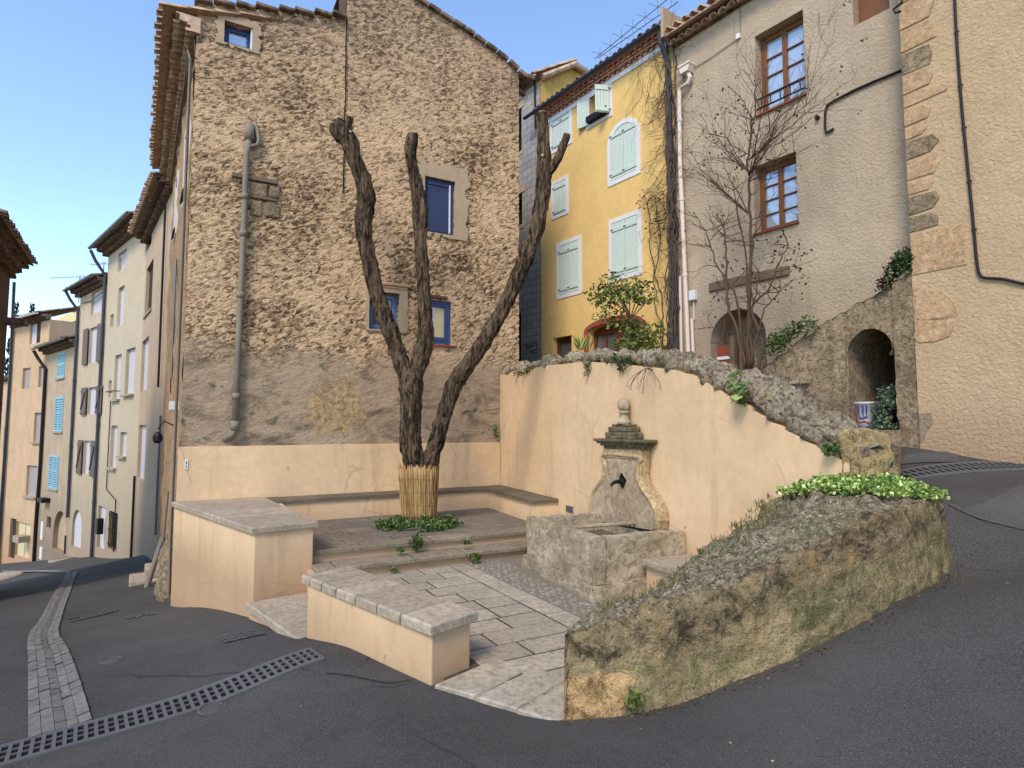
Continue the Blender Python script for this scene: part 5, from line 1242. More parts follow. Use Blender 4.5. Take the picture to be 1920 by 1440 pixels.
_p = R.P(0, .45, 0); RW0 = Frame(_p.x, _p.y, 144)
HG = thing('grey_house', 'grey roughcast house with two brown casement windows reflecting blue sky', 'house', R)
w1 = rh(R, 1415, 69, 1511, 176, .3); w2_ = rh(R, 1412, 314, 1497, 416, .3)
q = R.at(1600, 40); w3_ = (q[0], R.at(1668, 20)[0], R.at(1606, 47)[1], 9.75, .22, 'rect', 0)
q0, q1 = R.at(1332, 640)[0], R.at(1437, 640)[0]; wA = (q0, q1, 2.2, R.at(1390, 578)[1], .5, 'arch', R.at(1335, 632)[1]-.12)
q0, q1 = R.at(1682, 500)[0], R.at(1740, 500)[0]; wN = (q0, min(q1, 9.3), R.at(1690, 520)[1], R.at(1705, 455)[1], .4, 'arch', R.at(1690, 500)[1])
_a, _b = RW0.at(1594, 806), RW0.at(1684, 800); wH = (_a[0]-.1, _b[0]+.1, 1.3, RW0.at(1636, 615)[1]+.1, .05, 'rect', 0)
if wN[0] < wH[1]: wN = (max(wN[0], wH[1]+.02), max(wN[1], wH[1]+.4), *wN[2:])
mb = wall_mb(4.575, 9.9, 1.2, 10.0, [w1, w2_, w3_, wA, wN, wH], body=6.); obj('wall', mb, M_grey, parent=HG, fr=R, rec=False)
for h in (w1, w2_):
    casement(HG, R, h, .2, M_brown, M_glass, 2, 4, .06)
    mb = MB(); mb.box(h[0]-.02, h[1]+.02, -.05, .2, h[2]-.03, h[2]-.002); obj('sill', mb, M_terra, parent=HG, fr=R)
mb = MB()
for z in (.12, .3): mb.tube([(w1[0], .0, w1[2]+z), (w1[1], .0, w1[2]+z)], .016, 6)
for k in range(5): x = w1[0]+(w1[1]-w1[0])*(k+.5)/5; mb.tube([(x, 0, w1[2]+.12), (x, 0, w1[2]+.3)], .01, 5)
obj('window_rail', mb, M_iron, parent=HG, fr=R)
mb = MB(); back_panel(mb, w3_, .2); obj('closed_shutter', mb, M_brown, parent=HG, fr=R)
for h, y in ((wA, .5), (wN, .4)):
    mb = MB(); back_panel(mb, h, y); obj('blocked_arch', mb, M_rubble, parent=HG, fr=R)
mb = MB(); mb.box(wA[0], wA[0]+.45, .22, .49, wA[2], wA[6]-.05)
obj('brick_blocking', mb, M_terra, parent=HG, fr=R)
mb = MB(); z0_ = wA[6]-.32; mb.box(wA[0], wA[0]+.42, .2, .22, z0_, z0_+.06); mb.box(wA[0], wA[0]+.42, .2, .22, z0_-.3, z0_-.24); obj('shelf_board', mb, M_white, parent=HG, fr=R)
mb = MB(); mb.box(wA[0]+.36, wA[0]+.46, .1, .2, wA[2], wA[6]+.1); mb.box(wA[0]+.55, wA[0]+.62, .12, .2, wA[2], wA[6]+.2); obj('timber_post', mb, M_oldw, parent=HG, fr=R)
b0_, b1_ = R.at(1331, 541), R.at(1481, 505); mb = MB(); mb.box(b0_[0], b1_[0], -.05, .05, (b0_[1]+b1_[1])/2-.09, (b0_[1]+b1_[1])/2+.09); o = obj('timber_lintel', mb, M_oldw, parent=HG, fr=R, bev=.02, segs=2)
mb = MB(); genoise(mb, 4.6, 9.6, 10.0, 1, .2, .2, jit=.015); obj('eave_tiles', mb, [M_tile, M_tiled], parent=HG, fr=R)
mb = MB(); tiles(mb, 4.64, 9.6, 10.16, -.4, 4.4, .3, .2, jit=.025); obj('roof_tiles', mb, M_tile, parent=HG, fr=R)
mb = MB(); mb.box(4.57, 4.64, -.4, 2, 10.1, 10.75); obj('party_wall', mb, M_smooth, parent=HG, fr=R)
cp = [R.at(1287, 132, .12), R.at(1293, 145, .12), R.at(1289, 155, .12), R.at(1275, 168, .08), R.at(1276, 300, .08), R.at(1284, 480, .08), R.at(1292, 668, .08)]
downpipe(HG, R, [(p[0], .1, p[1]) for p in cp], M_cream, .045, rings=(6.6, 5., 8.3))
mb = MB(); p = cp[0]; mb.extr([(p[0]-.09, p[1]-.06), (p[0]+.09, p[1]-.06), (p[0]+.13, p[1]+.08), (p[0]-.13, p[1]+.08)], -.2, -.01); mb.box(p[0]-.14, p[0]+.14, -.22, -.005, p[1]+.081, p[1]+.12); obj('rain_hopper', mb, M_cream, parent=HG, fr=R)
for (ua, va, ub, vb) in ((1275, 518, 1278, 668), (1297, 598, 1300, 668)):
    a = R.at(ua, va, .06); b = R.at(ub, vb, .06); downpipe(HG, R, [(a[0], .06, a[1]), (b[0], .06, b[1])], M_cream, .032, 'drain_pipe')
a = R.at(1293, 546, .06); mb = MB(); mb.box(a[0], a[0]+.15, -.1, -.005, a[1]-.2, a[1]); mb.tube([(a[0]+.08, -.04, a[1]-.2), (a[0]+.08, -.04, a[1]-.6)], .012, 6); obj('meter_box', mb, M_white, parent=HG, fr=R, bev=.01)
cc_ = [R.at(*p, .03) for p in ((1692, 131), (1640, 152), (1600, 170), (1565, 188), (1551, 197), (1547, 212), (1547, 240), (1550, 249), (1563, 241))]
mb = MB(); mb.tube([(p[0], -.03, p[1]) for p in cc_], .02, 8); obj('cable', mb, M_cable, parent=HG, fr=R, smooth=True)
cc_ = [R.at(*p, .02) for p in ((1387, 0), (1388, 66), (1384, 72), (1330, 110), (1298, 130))]; mb = MB(); mb.tube([(p[0], -.02, p[1]) for p in cc_], .008, 6); obj('cable', mb, M_pipe, parent=HG, fr=R)
a = R.at(1385, 68, .02); mb = MB(); mb.box(a[0]-.04, a[0]+.04, -.05, -.005, a[1]-.05, a[1]+.05); obj('junction_box', mb, M_white, parent=HG, fr=R)
a = R.at(1533, 221, .02); mb = MB(); mb.tube([(a[0], -.06, a[1]), (a[0], .02, a[1])], .035, 10); obj('vent_hole', mb, M_iron, parent=HG, fr=R)

# house on the right, standing a little proud
RHo = .47; pr3 = R.P(0, RHo, 0); RH = Frame(pr3.x, pr3.y, 144); sR = R.at(1699, 300, RHo)[0]
HO = thing('ochre_house', 'large ochre roughcast house with exposed quoin stones and a black cable', 'house', RH)
mb = wall_mb(sR, sR+9, .2, 14.2, [], body=7.); obj('wall', mb, M_ochre, parent=HO, fr=RH, rec=False)
mb = MB(); tiles(mb, sR-.1, sR+9.2, 14.3, -.4, 4.4, .3, .2); obj('roof_tiles', mb, M_tile, parent=HO, fr=RH)
mb = MB(); genoise(mb, sR, sR+9, 14.05, 1, .2, .2); obj('eave_tiles', mb, [M_tile, M_tiled], parent=HO, fr=RH)
z = 4.05; random.seed(77)
qs = [(.62, .62), (.34, .25), (.36, .3), (.3, .22), (.38, .3), (.36, .3), (.26, .2), (.3, .28), (.5, .2), (.34, .3), (.36, .34), (.4, .35), (.4, .4), (.45, .4)]
for w_, h_ in qs:
    mb = MB(); n = 5
    P = [(sR+.004, z+.01), (sR+w_+random.uniform(-.06, .06), z+.01+random.uniform(0, .03)), (sR+w_+random.uniform(.02, .06), z+h_/2), (sR+w_+random.uniform(-.05, .0), z+h_-.03), (sR+.004, z+h_-.015)]
    mb.extr(P, -.012-random.uniform(0, .008), .05); obj('quoin_stone', mb, M_quoin if random.random() < .82 else M_rubble, parent=HO, fr=RH, bev=.008, segs=2); z += h_
for pts in (((1712, 540), (1745, 535), (1785, 560), (1795, 590), (1770, 600), (1718, 598)), ((1714, 602), (1750, 596), (1786, 592), (1784, 625), (1755, 640), (1716, 640))):
    patchpoly(RH, pts, M_quoin, HO, .014, .008, 'exposed_stone')
P = [RH.at(*p, .012) for p in ((1694, 777), (1718, 775), (1746, 774), (1748, 795), (1738, 806), (1733, 822), (1715, 830), (1694, 832))]; P = [(max(p[0], sR+.01), p[1]) for p in P]; mb = MB(); mb.extr(P, -.012, .03); obj('repair_patch', mb, M_grey, parent=HO, fr=RH)
cc_ = [RH.at(*p, .03) for p in ((1789, -30), (1793, 60), (1800, 160), (1807, 240), (1817, 340), (1826, 430), (1832, 495), (1838, 516), (1850, 521), (1880, 523), (1925, 533), (1990, 540))]
mb = MB(); P = [Vector((p[0], -.03, p[1])) for p in cc_]; mb.tube(crv(P, 4), .018, 8)
for k in (1, 2, 3, 4, 5, 9): mb.tube([P[k]+Vector((-.03, .02, 0)), P[k]+Vector((.03, .0, 0))], .012, 6)
obj('cable', mb, M_cable, parent=HO, fr=RH, smooth=True)
a = RH.at(1690, 5, .03); mb = MB(); b = RH.at(1675, 24, .03); mb.tube([(a[0]+.1, -.03, a[1]+.4), (a[0], -.03, a[1]), (b[0], -.03, b[1]+.05), (b[0]+.03, -.03, b[1]-.02), (b[0]+.1, -.03, b[1]-.03)], .016, 6); obj('cable', mb, M_cable, parent=HO, fr=RH)

# rubble ramp wall with the arched niche
RWf = .45; p_ = R.P(0, RWf, 0); RW = Frame(p_.x, p_.y, 144)
tpx = [RW.at(*p) for p in ((1405, 712), (1430, 694), (1480, 655), (1530, 618), (1580, 585), (1640, 552), (1712, 508))]
rs_ = [p[0] for p in tpx]; rz = [p[1] for p in tpx]
n0 = RW.at(1594, 806); n1 = RW.at(1684, 800); nt = RW.at(1636, 615); hN = (n0[0], min(n1[0], sR-.03), n0[1], nt[1], 2.6, 'arch', nt[1]-.42)
mb = wall_mb(rs_[0], sR-.005, 1.0, lambda s: lerpl(s, rs_, rz), [hN], res=.075)
n = len(rs_)
mb.grid([[(s, y, lerpl(s, rs_, rz)+(.04 if y > .2 else 0)) for s in np.linspace(rs_[0], sR-.005, 40)] for y in np.linspace(0, RWf-.005, 6)])
mb.face([(rs_[0], 0, 1), (rs_[0], RWf-.005, 1), (rs_[0], RWf-.005, rz[0]), (rs_[0], 0, rz[0])])
rwl = setp(obj('ramp_wall', mb, M_rubble, fr=RW, rec=False, smooth=True, rough=[(.05, 2.5), (.05, (6, 6, 9)), (.03, 16)]), 'sloping rubble stone wall with an arched niche below the grey house', 'wall')
mb = MB(); back_panel(mb, hN, 2.6); mb.box(hN[0]+.35, hN[1], .9, 1.2, hN[2], hN[2]+.75); obj('niche_back', mb, M_void, parent=rwl, fr=RW)  # near-black colour paints in the shade deep inside the niche
mb = MB(); a = RW.at(1480, 722, .02); b = RW.at(1518, 714, .02); mb.box(a[0], b[0], -.05, .05, (a[1]+b[1])/2-.03, (a[1]+b[1])/2+.04); obj('pale_stone', mb, M_cap, parent=rwl, fr=RW, bev=.02)
# painted pot in the niche
pc0 = RW.at(1599, 754, -.3); pc1 = RW.at(1646, 754, -.3); pw = (pc1[0]-pc0[0]); ph_ = .42; pcen = RW.P((pc0[0]+pc1[0])/2, -.32, hN[2]+.01)
pf = Matrix.Translation(pcen) @ Matrix.Rotation(RW.th, 4, 'Z'); rr = pw/2
PT = thing('painted_pot', 'white glazed flower pot painted with blue letters and lavender in the arched niche', 'pot', pf)
M_glz = plain('white_glaze', srgb(196, 192, 188), .25, .5, var=.05); M_blu = plain('blue_glaze', srgb(52, 62, 142), .3, .5); M_org = plain('orange_glaze', srgb(196, 96, 52), .3, .5); M_brn = plain('brown_glaze', srgb(112, 78, 48), .3, .5)
mb = MB(); mb.lathe([(rr*.72, 0), (rr*.78, ph_*.3), (rr*.95, ph_*.9), (rr*1.05, ph_*.93), (rr*1.05, ph_), (rr*.92, ph_), (rr*.88, ph_*.85), (.01, ph_*.85)], 32); obj('body', mb, M_glz, parent=PT, fr=pf, smooth=True)
def onpot(x, z, o=.004):       # x in -1..1 across the front
    r = rr*(.72+.25*z/ph_)+.004+o; a = x*1.25; return Vector((r*math.sin(a), -r*math.cos(a), z))
def stroke(L, m_, w_=.006):
    w_ = min(w_, .02)*.55
    mb = MB(); mb.tube([onpot(x, z*ph_) for x, z in L], w_, 6); return obj('painted_motif', mb, m_, parent=PT, fr=pf)
for L in ([(-.86, .88), (-.86, .72), (-.7, .72)], [(-.78, .62), (-.84, .57), (-.84, .51), (-.78, .46), (-.72, .51), (-.72, .57), (-.78, .62)], [(-.84, .36), (-.68, .36)], [(-.76, .36), (-.76, .2)]): stroke(L, M_blu, .012)
for x in (-.2, .12, .34): stroke([(x, .88), (x+.02, .78), (x, .6)], M_blu, .03); stroke([(x, .6), (x+.05, .45)], M_blu, .01)
stroke([(-.45, .85), (-.4, .6), (-.47, .3)], M_brn, .028); stroke([(-.4, .32), (-.1, .26), (.2, .3), (.5, .22)], M_org, .03); stroke([(-.2, .42), (.1, .4), (.4, .46)], M_blu, .022); stroke([(-.6, .1), (0, .06), (.6, .1)], M_blu, .016)
clump('trailing_plant', [(RW.P((pc0[0]+pc1[0])/2+.3+random.uniform(-.06, .1), -.2+random.uniform(-.05, .18), hN[2]+zz), (.14, .12, .12)) for zz in (.55, .5, .4, .3, .2, .1, 0, -.06)], LF_grey, 'grey-green trailing plant spilling from the painted pot in the niche', 'plant', n=1100, size=(.03, .06), wid=.8, up=.1)

# terrace ground behind the tall wall
rows = []
for k in range(15):
    f = k/14; r = []
    for j in range(31):
        g_ = j/30; b = -.3+8.6*g_; pt = T.P(b, -.35, 0); zt_ = lerpl(b, capx, capt)-.22 if b < 7.95 else 1.45
        s_ = -2.5+11.3*g_; pr_2 = R.P(s_, RWf if s_ > rs_[0] else -.02, 0); zr_ = lerpl(s_, [-2, 4.5, 6.2, 7.6, 8.8], [3.35, 3.3, 2.75, 1.85, 1.62])
        q = pt.lerp(pr_2, f); r.append(Vector((q.x, q.y, zt_+(zr_-zt_)*f**.8+.02*noise.noise(q*3))))
    rows.append(r)
mb = MB(); mb.grid(rows); setp(obj('terrace_ground', mb, M_earth, smooth=True), 'earth terrace between the tall peach wall and the row of houses', 'ground', kind='structure')
# ------------------------------------------------------------------ houses down the lane
random.seed(51)
def street_house(name, label, near, far, zg, zt, mat, holes=(), roofm=M_tiled, eave=.45, gut=None, over_l=0., gen=2, body=5., rt=2.5):
    dx, dy = near[0]-far[0], near[1]-far[1]; L = math.hypot(dx, dy); F = Frame(near[0], near[1], math.degrees(math.atan2(dx, dy)))
    H = thing(name, label, 'house', F); hs = holes(F) if callable(holes) else list(holes)
    mb = wall_mb(-L, 0, zg, zt, hs, body=body); obj('wall', mb, mat, parent=H, fr=F, rec=False)
    if gen:
        mb = MB(); genoise(mb, -L-over_l, 0, zt-.02, gen, .2, eave/gen*.8, seg=4); obj('eave_tiles', mb, [M_tiled, M_tiled], parent=H, fr=F)
    mb = MB(); tiles(mb, -L-over_l, .0, zt+.13*gen+.02, -eave-.06, rt, .3, .21, seg=4); obj('roof_tiles', mb, roofm, parent=H, fr=F)
    if gut: gutter(H, F, -L-over_l-.05, 0.02, zt+.13*gen+.0, -eave-.1, gut, .075)
    return H, F, hs, L
def blank(H, F, h, y=.12, m=None, name='blind'):
    mb = MB(); back_panel(mb, h, y); return obj(name, mb, m or M_curtain, parent=H, fr=F)
def sillp(H, F, h, o=.12):
    mb = MB(); mb.box(h[0]-.08, h[1]+.08, -o, .02, h[2]-.08, h[2]-.004); return obj('sill', mb, M_cope, parent=H, fr=F)
# pinkish plain house
H, F, hs, L = street_house('plain_house', 'plain pinkish plastered house joined to the stone house in the lane', (-9.3, 16.0), (-13.1, 21.0), -3.4, 8.45, M_stA,
    lambda F: [rh(F, 275, 506, 284, 578, .16), rh(F, 266, 642, 275, 730, .12), rh(F, 261, 797, 270, 903, .1), rh(F, 277, 408, 284, 455, .16)], M_tile, .5)
for k, h in enumerate(hs):
    blank(H, F, h, .1, M_shade if k in (0, 3) else M_curtain); 
    if k == 0: sillp(H, F, h, .05)
downpipe(H, F, [(-.35, .05, 2.2), (-.38, .05, -1.0)], M_zinc, .03); downpipe(H, F, [(-L+.12, .06, .2), (-L+.12, .06, -3)], M_iron, .04)
mb = MB(); mb.tube([(-1, -.07, 8.3), (-.9, -.07, 3.0)], .03, 6); obj('conduit', mb, M_iron, parent=H, fr=F)
# cream house
H, F, hs, L = street_house('cream_house', 'tall cream house with a grey gutter and many narrow windows in the lane', (-13.1, 21.0), (-17.2, 25.0), -4.4, 9.15, M_stB,
    lambda F: [rh(F, 222, 541, 230, 608, .14), rh(F, 216, 667, 224, 748, .14), rh(F, 237, 656, 250, 738, .14), rh(F, 209, 798, 217, 878, .14), rh(F, 226, 810, 236, 856, .14), rh(F, 185, 947, 195, 1034, .2), rh(F, 206, 957, 218, 1034, .14), rh(F, 222, 452+25, 236, 500, .1), rh(F, 207, 591, 212, 612, .1), rh(F, 204, 714, 208, 745, .1)], M_tiled, .55, M_zinc, .1)
for k, h in enumerate(hs):
    blank(H, F, h, .11, M_iron if k == 6 else M_curtain)
    if k in (1, 2, 3, 4): sillp(H, F, h)
mb = MB(); h = hs[6]
for k in range(5): x = h[0]+(h[1]-h[0])*(k+.5)/5; mb.tube([(x, -.03, h[2]), (x, -.03, h[3])], .014, 5)
for z in (.1, .5, .9): mb.box(h[0]-.05, h[1]+.05, -.04, -.02, h[2]+(h[3]-h[2])*z-.015, h[2]+(h[3]-h[2])*z+.015)
obj('window_grille', mb, M_iron, parent=H, fr=F)
mb = MB(); h = hs[1]; mb.tube([(h[0]-.05, -.02, h[2]+.3), (h[0]-.05, -.25, h[2]+.3), (h[1]+.05, -.25, h[2]+.3), (h[1]+.05, -.02, h[2]+.3)], .02, 5); obj('window_rail', mb, M_iron, parent=H, fr=F)
downpipe(H, F, [(-L-.1, .62, 9.3), (-L-.05, .45, 8.9), (-L+.05, .09, 8.3), (-L+.05, .09, .5), (-L+.06, .09, -3.5)], M_gut, .065, rings=(5., 2., -1.2))
mb = MB(); zc_ = F.at(205, 918)[1]; mb.tube([(-3.9, -.05, zc_+3.5), (-3.9, -.05, zc_), (-2.4, -.05, zc_-.3), (-2.4, -.05, zc_-2.2)], .02, 5); obj('cable', mb, M_cable, parent=H, fr=F)
mb = MB(); mb.box(-4.6, -4.3, -.2, 0, F.at(180, 980)[1]-.3, F.at(180, 980)[1]+.3); obj('meter_box', mb, M_iron, parent=H, fr=F)
# pale house with brown shutters
H, F, hs, L = street_house('shuttered_house', 'pale house with open brown shutters and a white arched door in the lane', (-17.2, 25.0), (-20.2, 27.6), -5., 7.95, M_stC,
    lambda F: [rh(F, 172, 549, 190, 583, .12), rh(F, 169, 616, 183, 678, .12), rh(F, 166, 727, 182, 776, .12), rh(F, 158, 826, 171, 891, .12), ah(F, 137, 953, 151, 1031, None, .18)], M_tiled, .5, M_zinc, .15)
for k, h in enumerate(hs):
    blank(H, F, h, .1, M_curtain, 'door' if k == 4 else 'blind')
    if k in (1, 2, 3):
        w_ = (h[1]-h[0])*.52
        for s0 in (h[0]-w_-.02, h[1]+.02):
            sh = shutter(H, F, s0, s0+w_, h[2]-.03, h[3]+.02, M_shutb, 3, o=.05, batt=(k != 1))
            if k > 1: mb = MB(); mb.obox((s0+w_/2, -.115, (h[2]+h[3])/2), (w_*.8, 0, (h[3]-h[2])*.72), (h[3]-h[2])*.75, .02, .07); obj('brace', mb, M_iron, parent=sh, fr=F)
downpipe(H, F, [(-L-.1, .55, 8.15), (-L-.02, .4, 7.8), (-L+.1, .09, 7.3), (-L+.1, .09, 0), (-L+.12, .09, -2.2)], M_gut, .065, rings=(4., 1.))
mb = MB(); mb.box(-3.0, -1.7, -.9, 0, -4.6, -3.85); setp(obj('doorstep', mb, M_cope, parent=H, fr=F, bev=.03))
mb = MB(); mb.tube([(-3.4, -.04, 7.6), (-2, -.05, 7.5), (-.1, -.04, 7.7)], .025, 5); obj('cable', mb, M_pipe, parent=H, fr=F)
# low house with blue shutters
H, F, hs, L = street_house('blue_shutter_house', 'low buff house with sky blue louvred shutters and an arched doorway', (-20.2, 27.6), (-24.3, 31.1), -6., 5.7, M_stD,
    lambda F: [rh(F, 110, 664, 121, 707, .1), rh(F, 105, 745, 117, 809, .1), rh(F, 94, 853, 108, 918, .1), rh(F, 88, 967, 95, 992, .12), ah(F, 102, 954, 123, 1040, None, .25)], M_tiled, .5, M_zinc, .3)
for k, h in enumerate(hs):
    if k < 3:
        mb = MB(); c = (h[0]+h[1])/2
        for s0, s1 in ((h[0], c-.01), (c+.01, h[1])):
            for x0, x1 in ((s0, s0+.06), (s1-.06, s1)): mb.box(x0, x1, -.03, .02, h[2], h[3])
            nz_ = 14
            for q in range(nz_): z = h[2]+(h[3]-h[2])*q/nz_; mb.box(s0+.06, s1-.06, -.02, .01, z, z+(h[3]-h[2])/nz_*.62)
            for z in (h[2], h[3]-.09, (h[2]+h[3])/2): mb.box(s0+.06, s1-.06, -.028, .02, z, z+.09)
        obj('shutter', mb, M_skyblue, parent=H, fr=F); sillp(H, F, h, .08)
        mb = MB(); back_panel(mb, h, .08); obj('pane', mb, M_curtain, parent=H, fr=F)
    else: blank(H, F, h, .2 if k == 4 else .1, M_smooth if k == 4 else M_shade, 'door' if k == 4 else 'blind')
mb = MB(); h = hs[4]; mb.box(h[1]-.42, h[1]-.02, .02, .2, h[2], h[6]+.1); obj('dark_opening', mb, M_void, parent=H, fr=F)
downpipe(H, F, [(-L-.3, .55, 5.85), (-L-.2, .4, 5.5), (-L+.12, .1, 4.9), (-L+.12, .1, 0), (-L-.1, .1, -3), (-L-.1, .1, -5)], M_iron, .08)
mb = MB(); a = F.at(90, 933); mb.box(a[0]-.4, a[0]+.5, -.35, 0, a[1]-.2, a[1]); obj('planter_shelf', mb, M_iron, parent=H, fr=F)
for (u, v, w_, h_) in ((80, 995, .35, .9), (78, 1037, .4, .6)):
    a = F.at(u, v); mb = MB(); mb.box(a[0]-w_/2, a[0]+w_/2, -.05, 0, a[1]-h_/2, a[1]+h_/2); obj('meter_box', mb, M_white, parent=H, fr=F)
# rose house closing the view
H, F, hs, L = street_house('rose_house', 'rose plastered house with a pale yellow garage door at the bend of the lane', (-24.3, 31.1), (-28.5, 33.9), -7., 7.55, M_stE,
    lambda F: [rh(F, 57, 608, 75, 642, .14), rh(F, 43, 691, 55, 728, .1), rh(F, 73, 687, 85, 725, .1), rh(F, 65, 774, 80, 829, .12), rh(F, 51, 872, 67, 932, .12), rh(F, 31, 977, 54, 1049, .16), rh(F, 20, 971, 27, 1049, .2)], M_tiled, .5, M_white, .2)
for k, h in enumerate(hs):
    blank(H, F, h, .11, {5: plain('pale_yellow_door', srgb(222, 206, 160), .5), 6: M_shade, 0: M_curtain}.get(k, plain('grey_blind', srgb(168, 158, 152), .8)), 'door' if k == 5 else 'blind')
    if k in (3, 4): sillp(H, F, h, .14)
mb = MB(); h = hs[0]; mb.box(h[0]+(h[1]-h[0])*.62, h[1], .02, .1, h[2], h[3]); obj('dark_opening', mb, M_shade, parent=H, fr=F)
mb = MB(); a = F.at(51, 1009); mb.box(a[0]-.4, a[0]+.4, -.5, -.02, a[1]-.15, a[1]+.17); obj('ledge_box', mb, M_cope, parent=H, fr=F)
mb = MB(); h = hs[5]; mb.box((h[0]+h[1])/2-.012, (h[0]+h[1])/2+.012, .095, .112, h[2], h[3]); mb.box((h[0]+h[1])/2-.35, (h[0]+h[1])/2-.12, .085, .111, h[2]+.95, h[2]+1.02); obj('door_handle', mb, M_pipe, parent=H, fr=F)
downpipe(H, F, [(-L+.1, .1, 7.4), (-L+.1, .1, -6)], M_pipe, .07)
# lemon house above and behind, and the sunny one beyond
H, F, hs, L = street_house('lemon_house', 'tall pale lemon house rising behind the blue shuttered house', (-23.6, 36.), (-30.6, 41.2), -4, 9.9, M_stF,
    lambda F: [rh(F, 110, 612, 123, 634, .3), rh(F, 134, 605, 147, 630, .3)], M_tiled, .12, None, 0., 1)
for h in hs:
    blank(H, F, h, .25, M_curtain); mb = MB()
    for z in (.3, .65, .98): mb.tube([(h[0], -.02, h[2]+(h[3]-h[2])*z), (h[1], -.02, h[2]+(h[3]-h[2])*z)], .05, 6)
    obj('window_rail', mb, M_iron, parent=H, fr=F)
H, F, hs, L = street_house('peach_house', 'small peach house glimpsed at the far end of the lane', (-30.9, 38.2), (-36., 41.5), -9, 5.0, M_stE, lambda F: [rh(F, 8, 800, 16, 850, .1), rh(F, 9, 990, 16, 1040, .1)], M_tiled, .3, None, 0., 1)
for h in hs: blank(H, F, h, .09, M_shade)
# dark house on the other side of the lane
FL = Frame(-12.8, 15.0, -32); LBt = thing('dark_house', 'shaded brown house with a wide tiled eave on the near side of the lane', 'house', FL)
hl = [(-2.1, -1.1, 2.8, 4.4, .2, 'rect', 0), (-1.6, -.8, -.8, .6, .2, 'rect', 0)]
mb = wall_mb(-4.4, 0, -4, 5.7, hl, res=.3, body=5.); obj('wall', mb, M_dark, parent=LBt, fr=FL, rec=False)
for h in hl: casement(LBt, FL, h, .1, M_smooth, M_glassd, 2, 3, .08)
mb = MB(); genoise(mb, -4.4, .05, 5.68, 3, .21, .12); obj('eave_tiles', mb, [M_tiled, M_tiled], parent=LBt, fr=FL)
mb = MB(); tiles(mb, -4.4, .1, 6.12, -.5, 4., .3, .21); obj('roof_tiles', mb, M_tiled, parent=LBt, fr=FL)
mb = MB(); mb.tube([(.05, -.08, 5.6), (.1, -.1, 3.3), (.05, -.08, -2)], .035, 6); obj('cable', mb, M_zinc, parent=LBt, fr=FL)
a = FL.at(26, 612); mb = MB(); mb.extr([(-.5, 0), (.15, 0), (.15, .05), (-.5, .12)], -.42, 0); mb.xf(Matrix.Translation((-.1, 0, a[1]-.1))); obj('door_canopy', mb, M_tiled, parent=LBt, fr=FL)
mb = MB(); p = atg(12, 1085); mb.lathe([(.5, -.3), (.5, .12), (.44, .17), (.01, .18)], 16); setp(obj('guard_stone', mb, M_cope, fr=Matrix.Translation(p), bev=.02), 'pale rounded guard stone at the corner of the dark house', 'guard stone')

# cypresses far off
for k, (u, v0_, v1_, y, w_) in enumerate(((31, 572, 700, 60., .5), (61, 572, 640, 60., .45), (21, 640, 760, 48., .9))):
    a = atd(u, v0_, y); b = atd(u, v1_, y); zb_ = -9.; t = thing('cypress', ('thin dark cypress tip above the roof of the rose house, beside the dark house', 'thin dark cypress tip above the middle of the rose house roof', 'dark cypress seen in the gap beside the dark house')[k], 'tree', Matrix.Translation((a.x, y, zb_)))
    M = Matrix.Translation((a.x, y, zb_)); h = a.z-zb_; mb = MB(); mb.tube([(0, 0, 0), (0, 0, h*.9)], [.25, .06], 6); obj('trunk', mb, M_bark, parent=t, fr=M)
    mb = MB()
    for q in range(1300):
        f = random.random(); z = h*(.08+.92*f); r = (w_*min(1, (1-f)*h*.13+.12))*math.sqrt(random.random()); an = random.uniform(0, 6.28)
        mb.leaf((r*math.cos(an), r*math.sin(an), z), (math.cos(an)*.4, math.sin(an)*.4, 1), random.uniform(.2, .45), .4)
    obj('crown', mb, LF_cyp, parent=t, fr=M, rec=False)
# aerials
def aerial(p, d, L, label, n=7, mast=1.2):
    M = Matrix.Translation(p); t = thing('tv_aerial', label, 'aerial', M); mb = MB(); mb.tube([(0, 0, -mast), (0, 0, .05)], .02, 6); obj('mast', mb, M_zinc, parent=t, fr=M)
    d = Vector(d).normalized(); s_ = Vector((-d.y, d.x, 0)).normalized(); mb = MB(); mb.tube([-d*L*.2, d*L*.8], .012, 5)
    for k in range(n): c = d*(L*(-.18+.96*k/(n-1))); w_ = .28-.02*k; mb.tube([c-s_*w_, c+s_*w_], .007, 4)
    obj('boom', mb, M_zinc, parent=t, fr=M)
aerial(atd(150, 519, 27.), (-1, .15, 0), 2.0, 'slim television aerial above the roof of the shuttered house'); aerial(atd(195, 494, 26.), (-1, .3, 0), 1.0, 'short television aerial beside the cream house gutter', 5, .8)
pa = R.P(6.2, -1.2, 12.35); t = thing('roof_aerial', 'large roof aerial with long parallel rods above the yellow house', 'aerial', Matrix.Translation(pa)); MA = Matrix.Translation(pa)
A_, B_ = atd(1115, 110, 15.5)-pa, atd(1262, -10, 13.0)-pa; up_ = Vector((0, 0, .22))
mb = MB(); mb.tube([(0, 0, -1.6), (0, 0, .6)], .025, 6); obj('mast', mb, M_zinc, parent=t, fr=MA)
mb = MB(); mb.tube([A_, B_], .012, 5); mb.tube([A_+Vector((.1, .1, .08)), B_+Vector((.2, .3, .05))], .012, 5)
for k in range(7):
    c = A_.lerp(B_, .08+.15*k); mb.tube([c-up_*1.1, c+up_], .006, 4); mb.tube([c-Vector((.25, .12, 0)), c+Vector((.25, .12, .02))], .006, 4)
obj('boom', mb, M_zinc, parent=t, fr=MA)

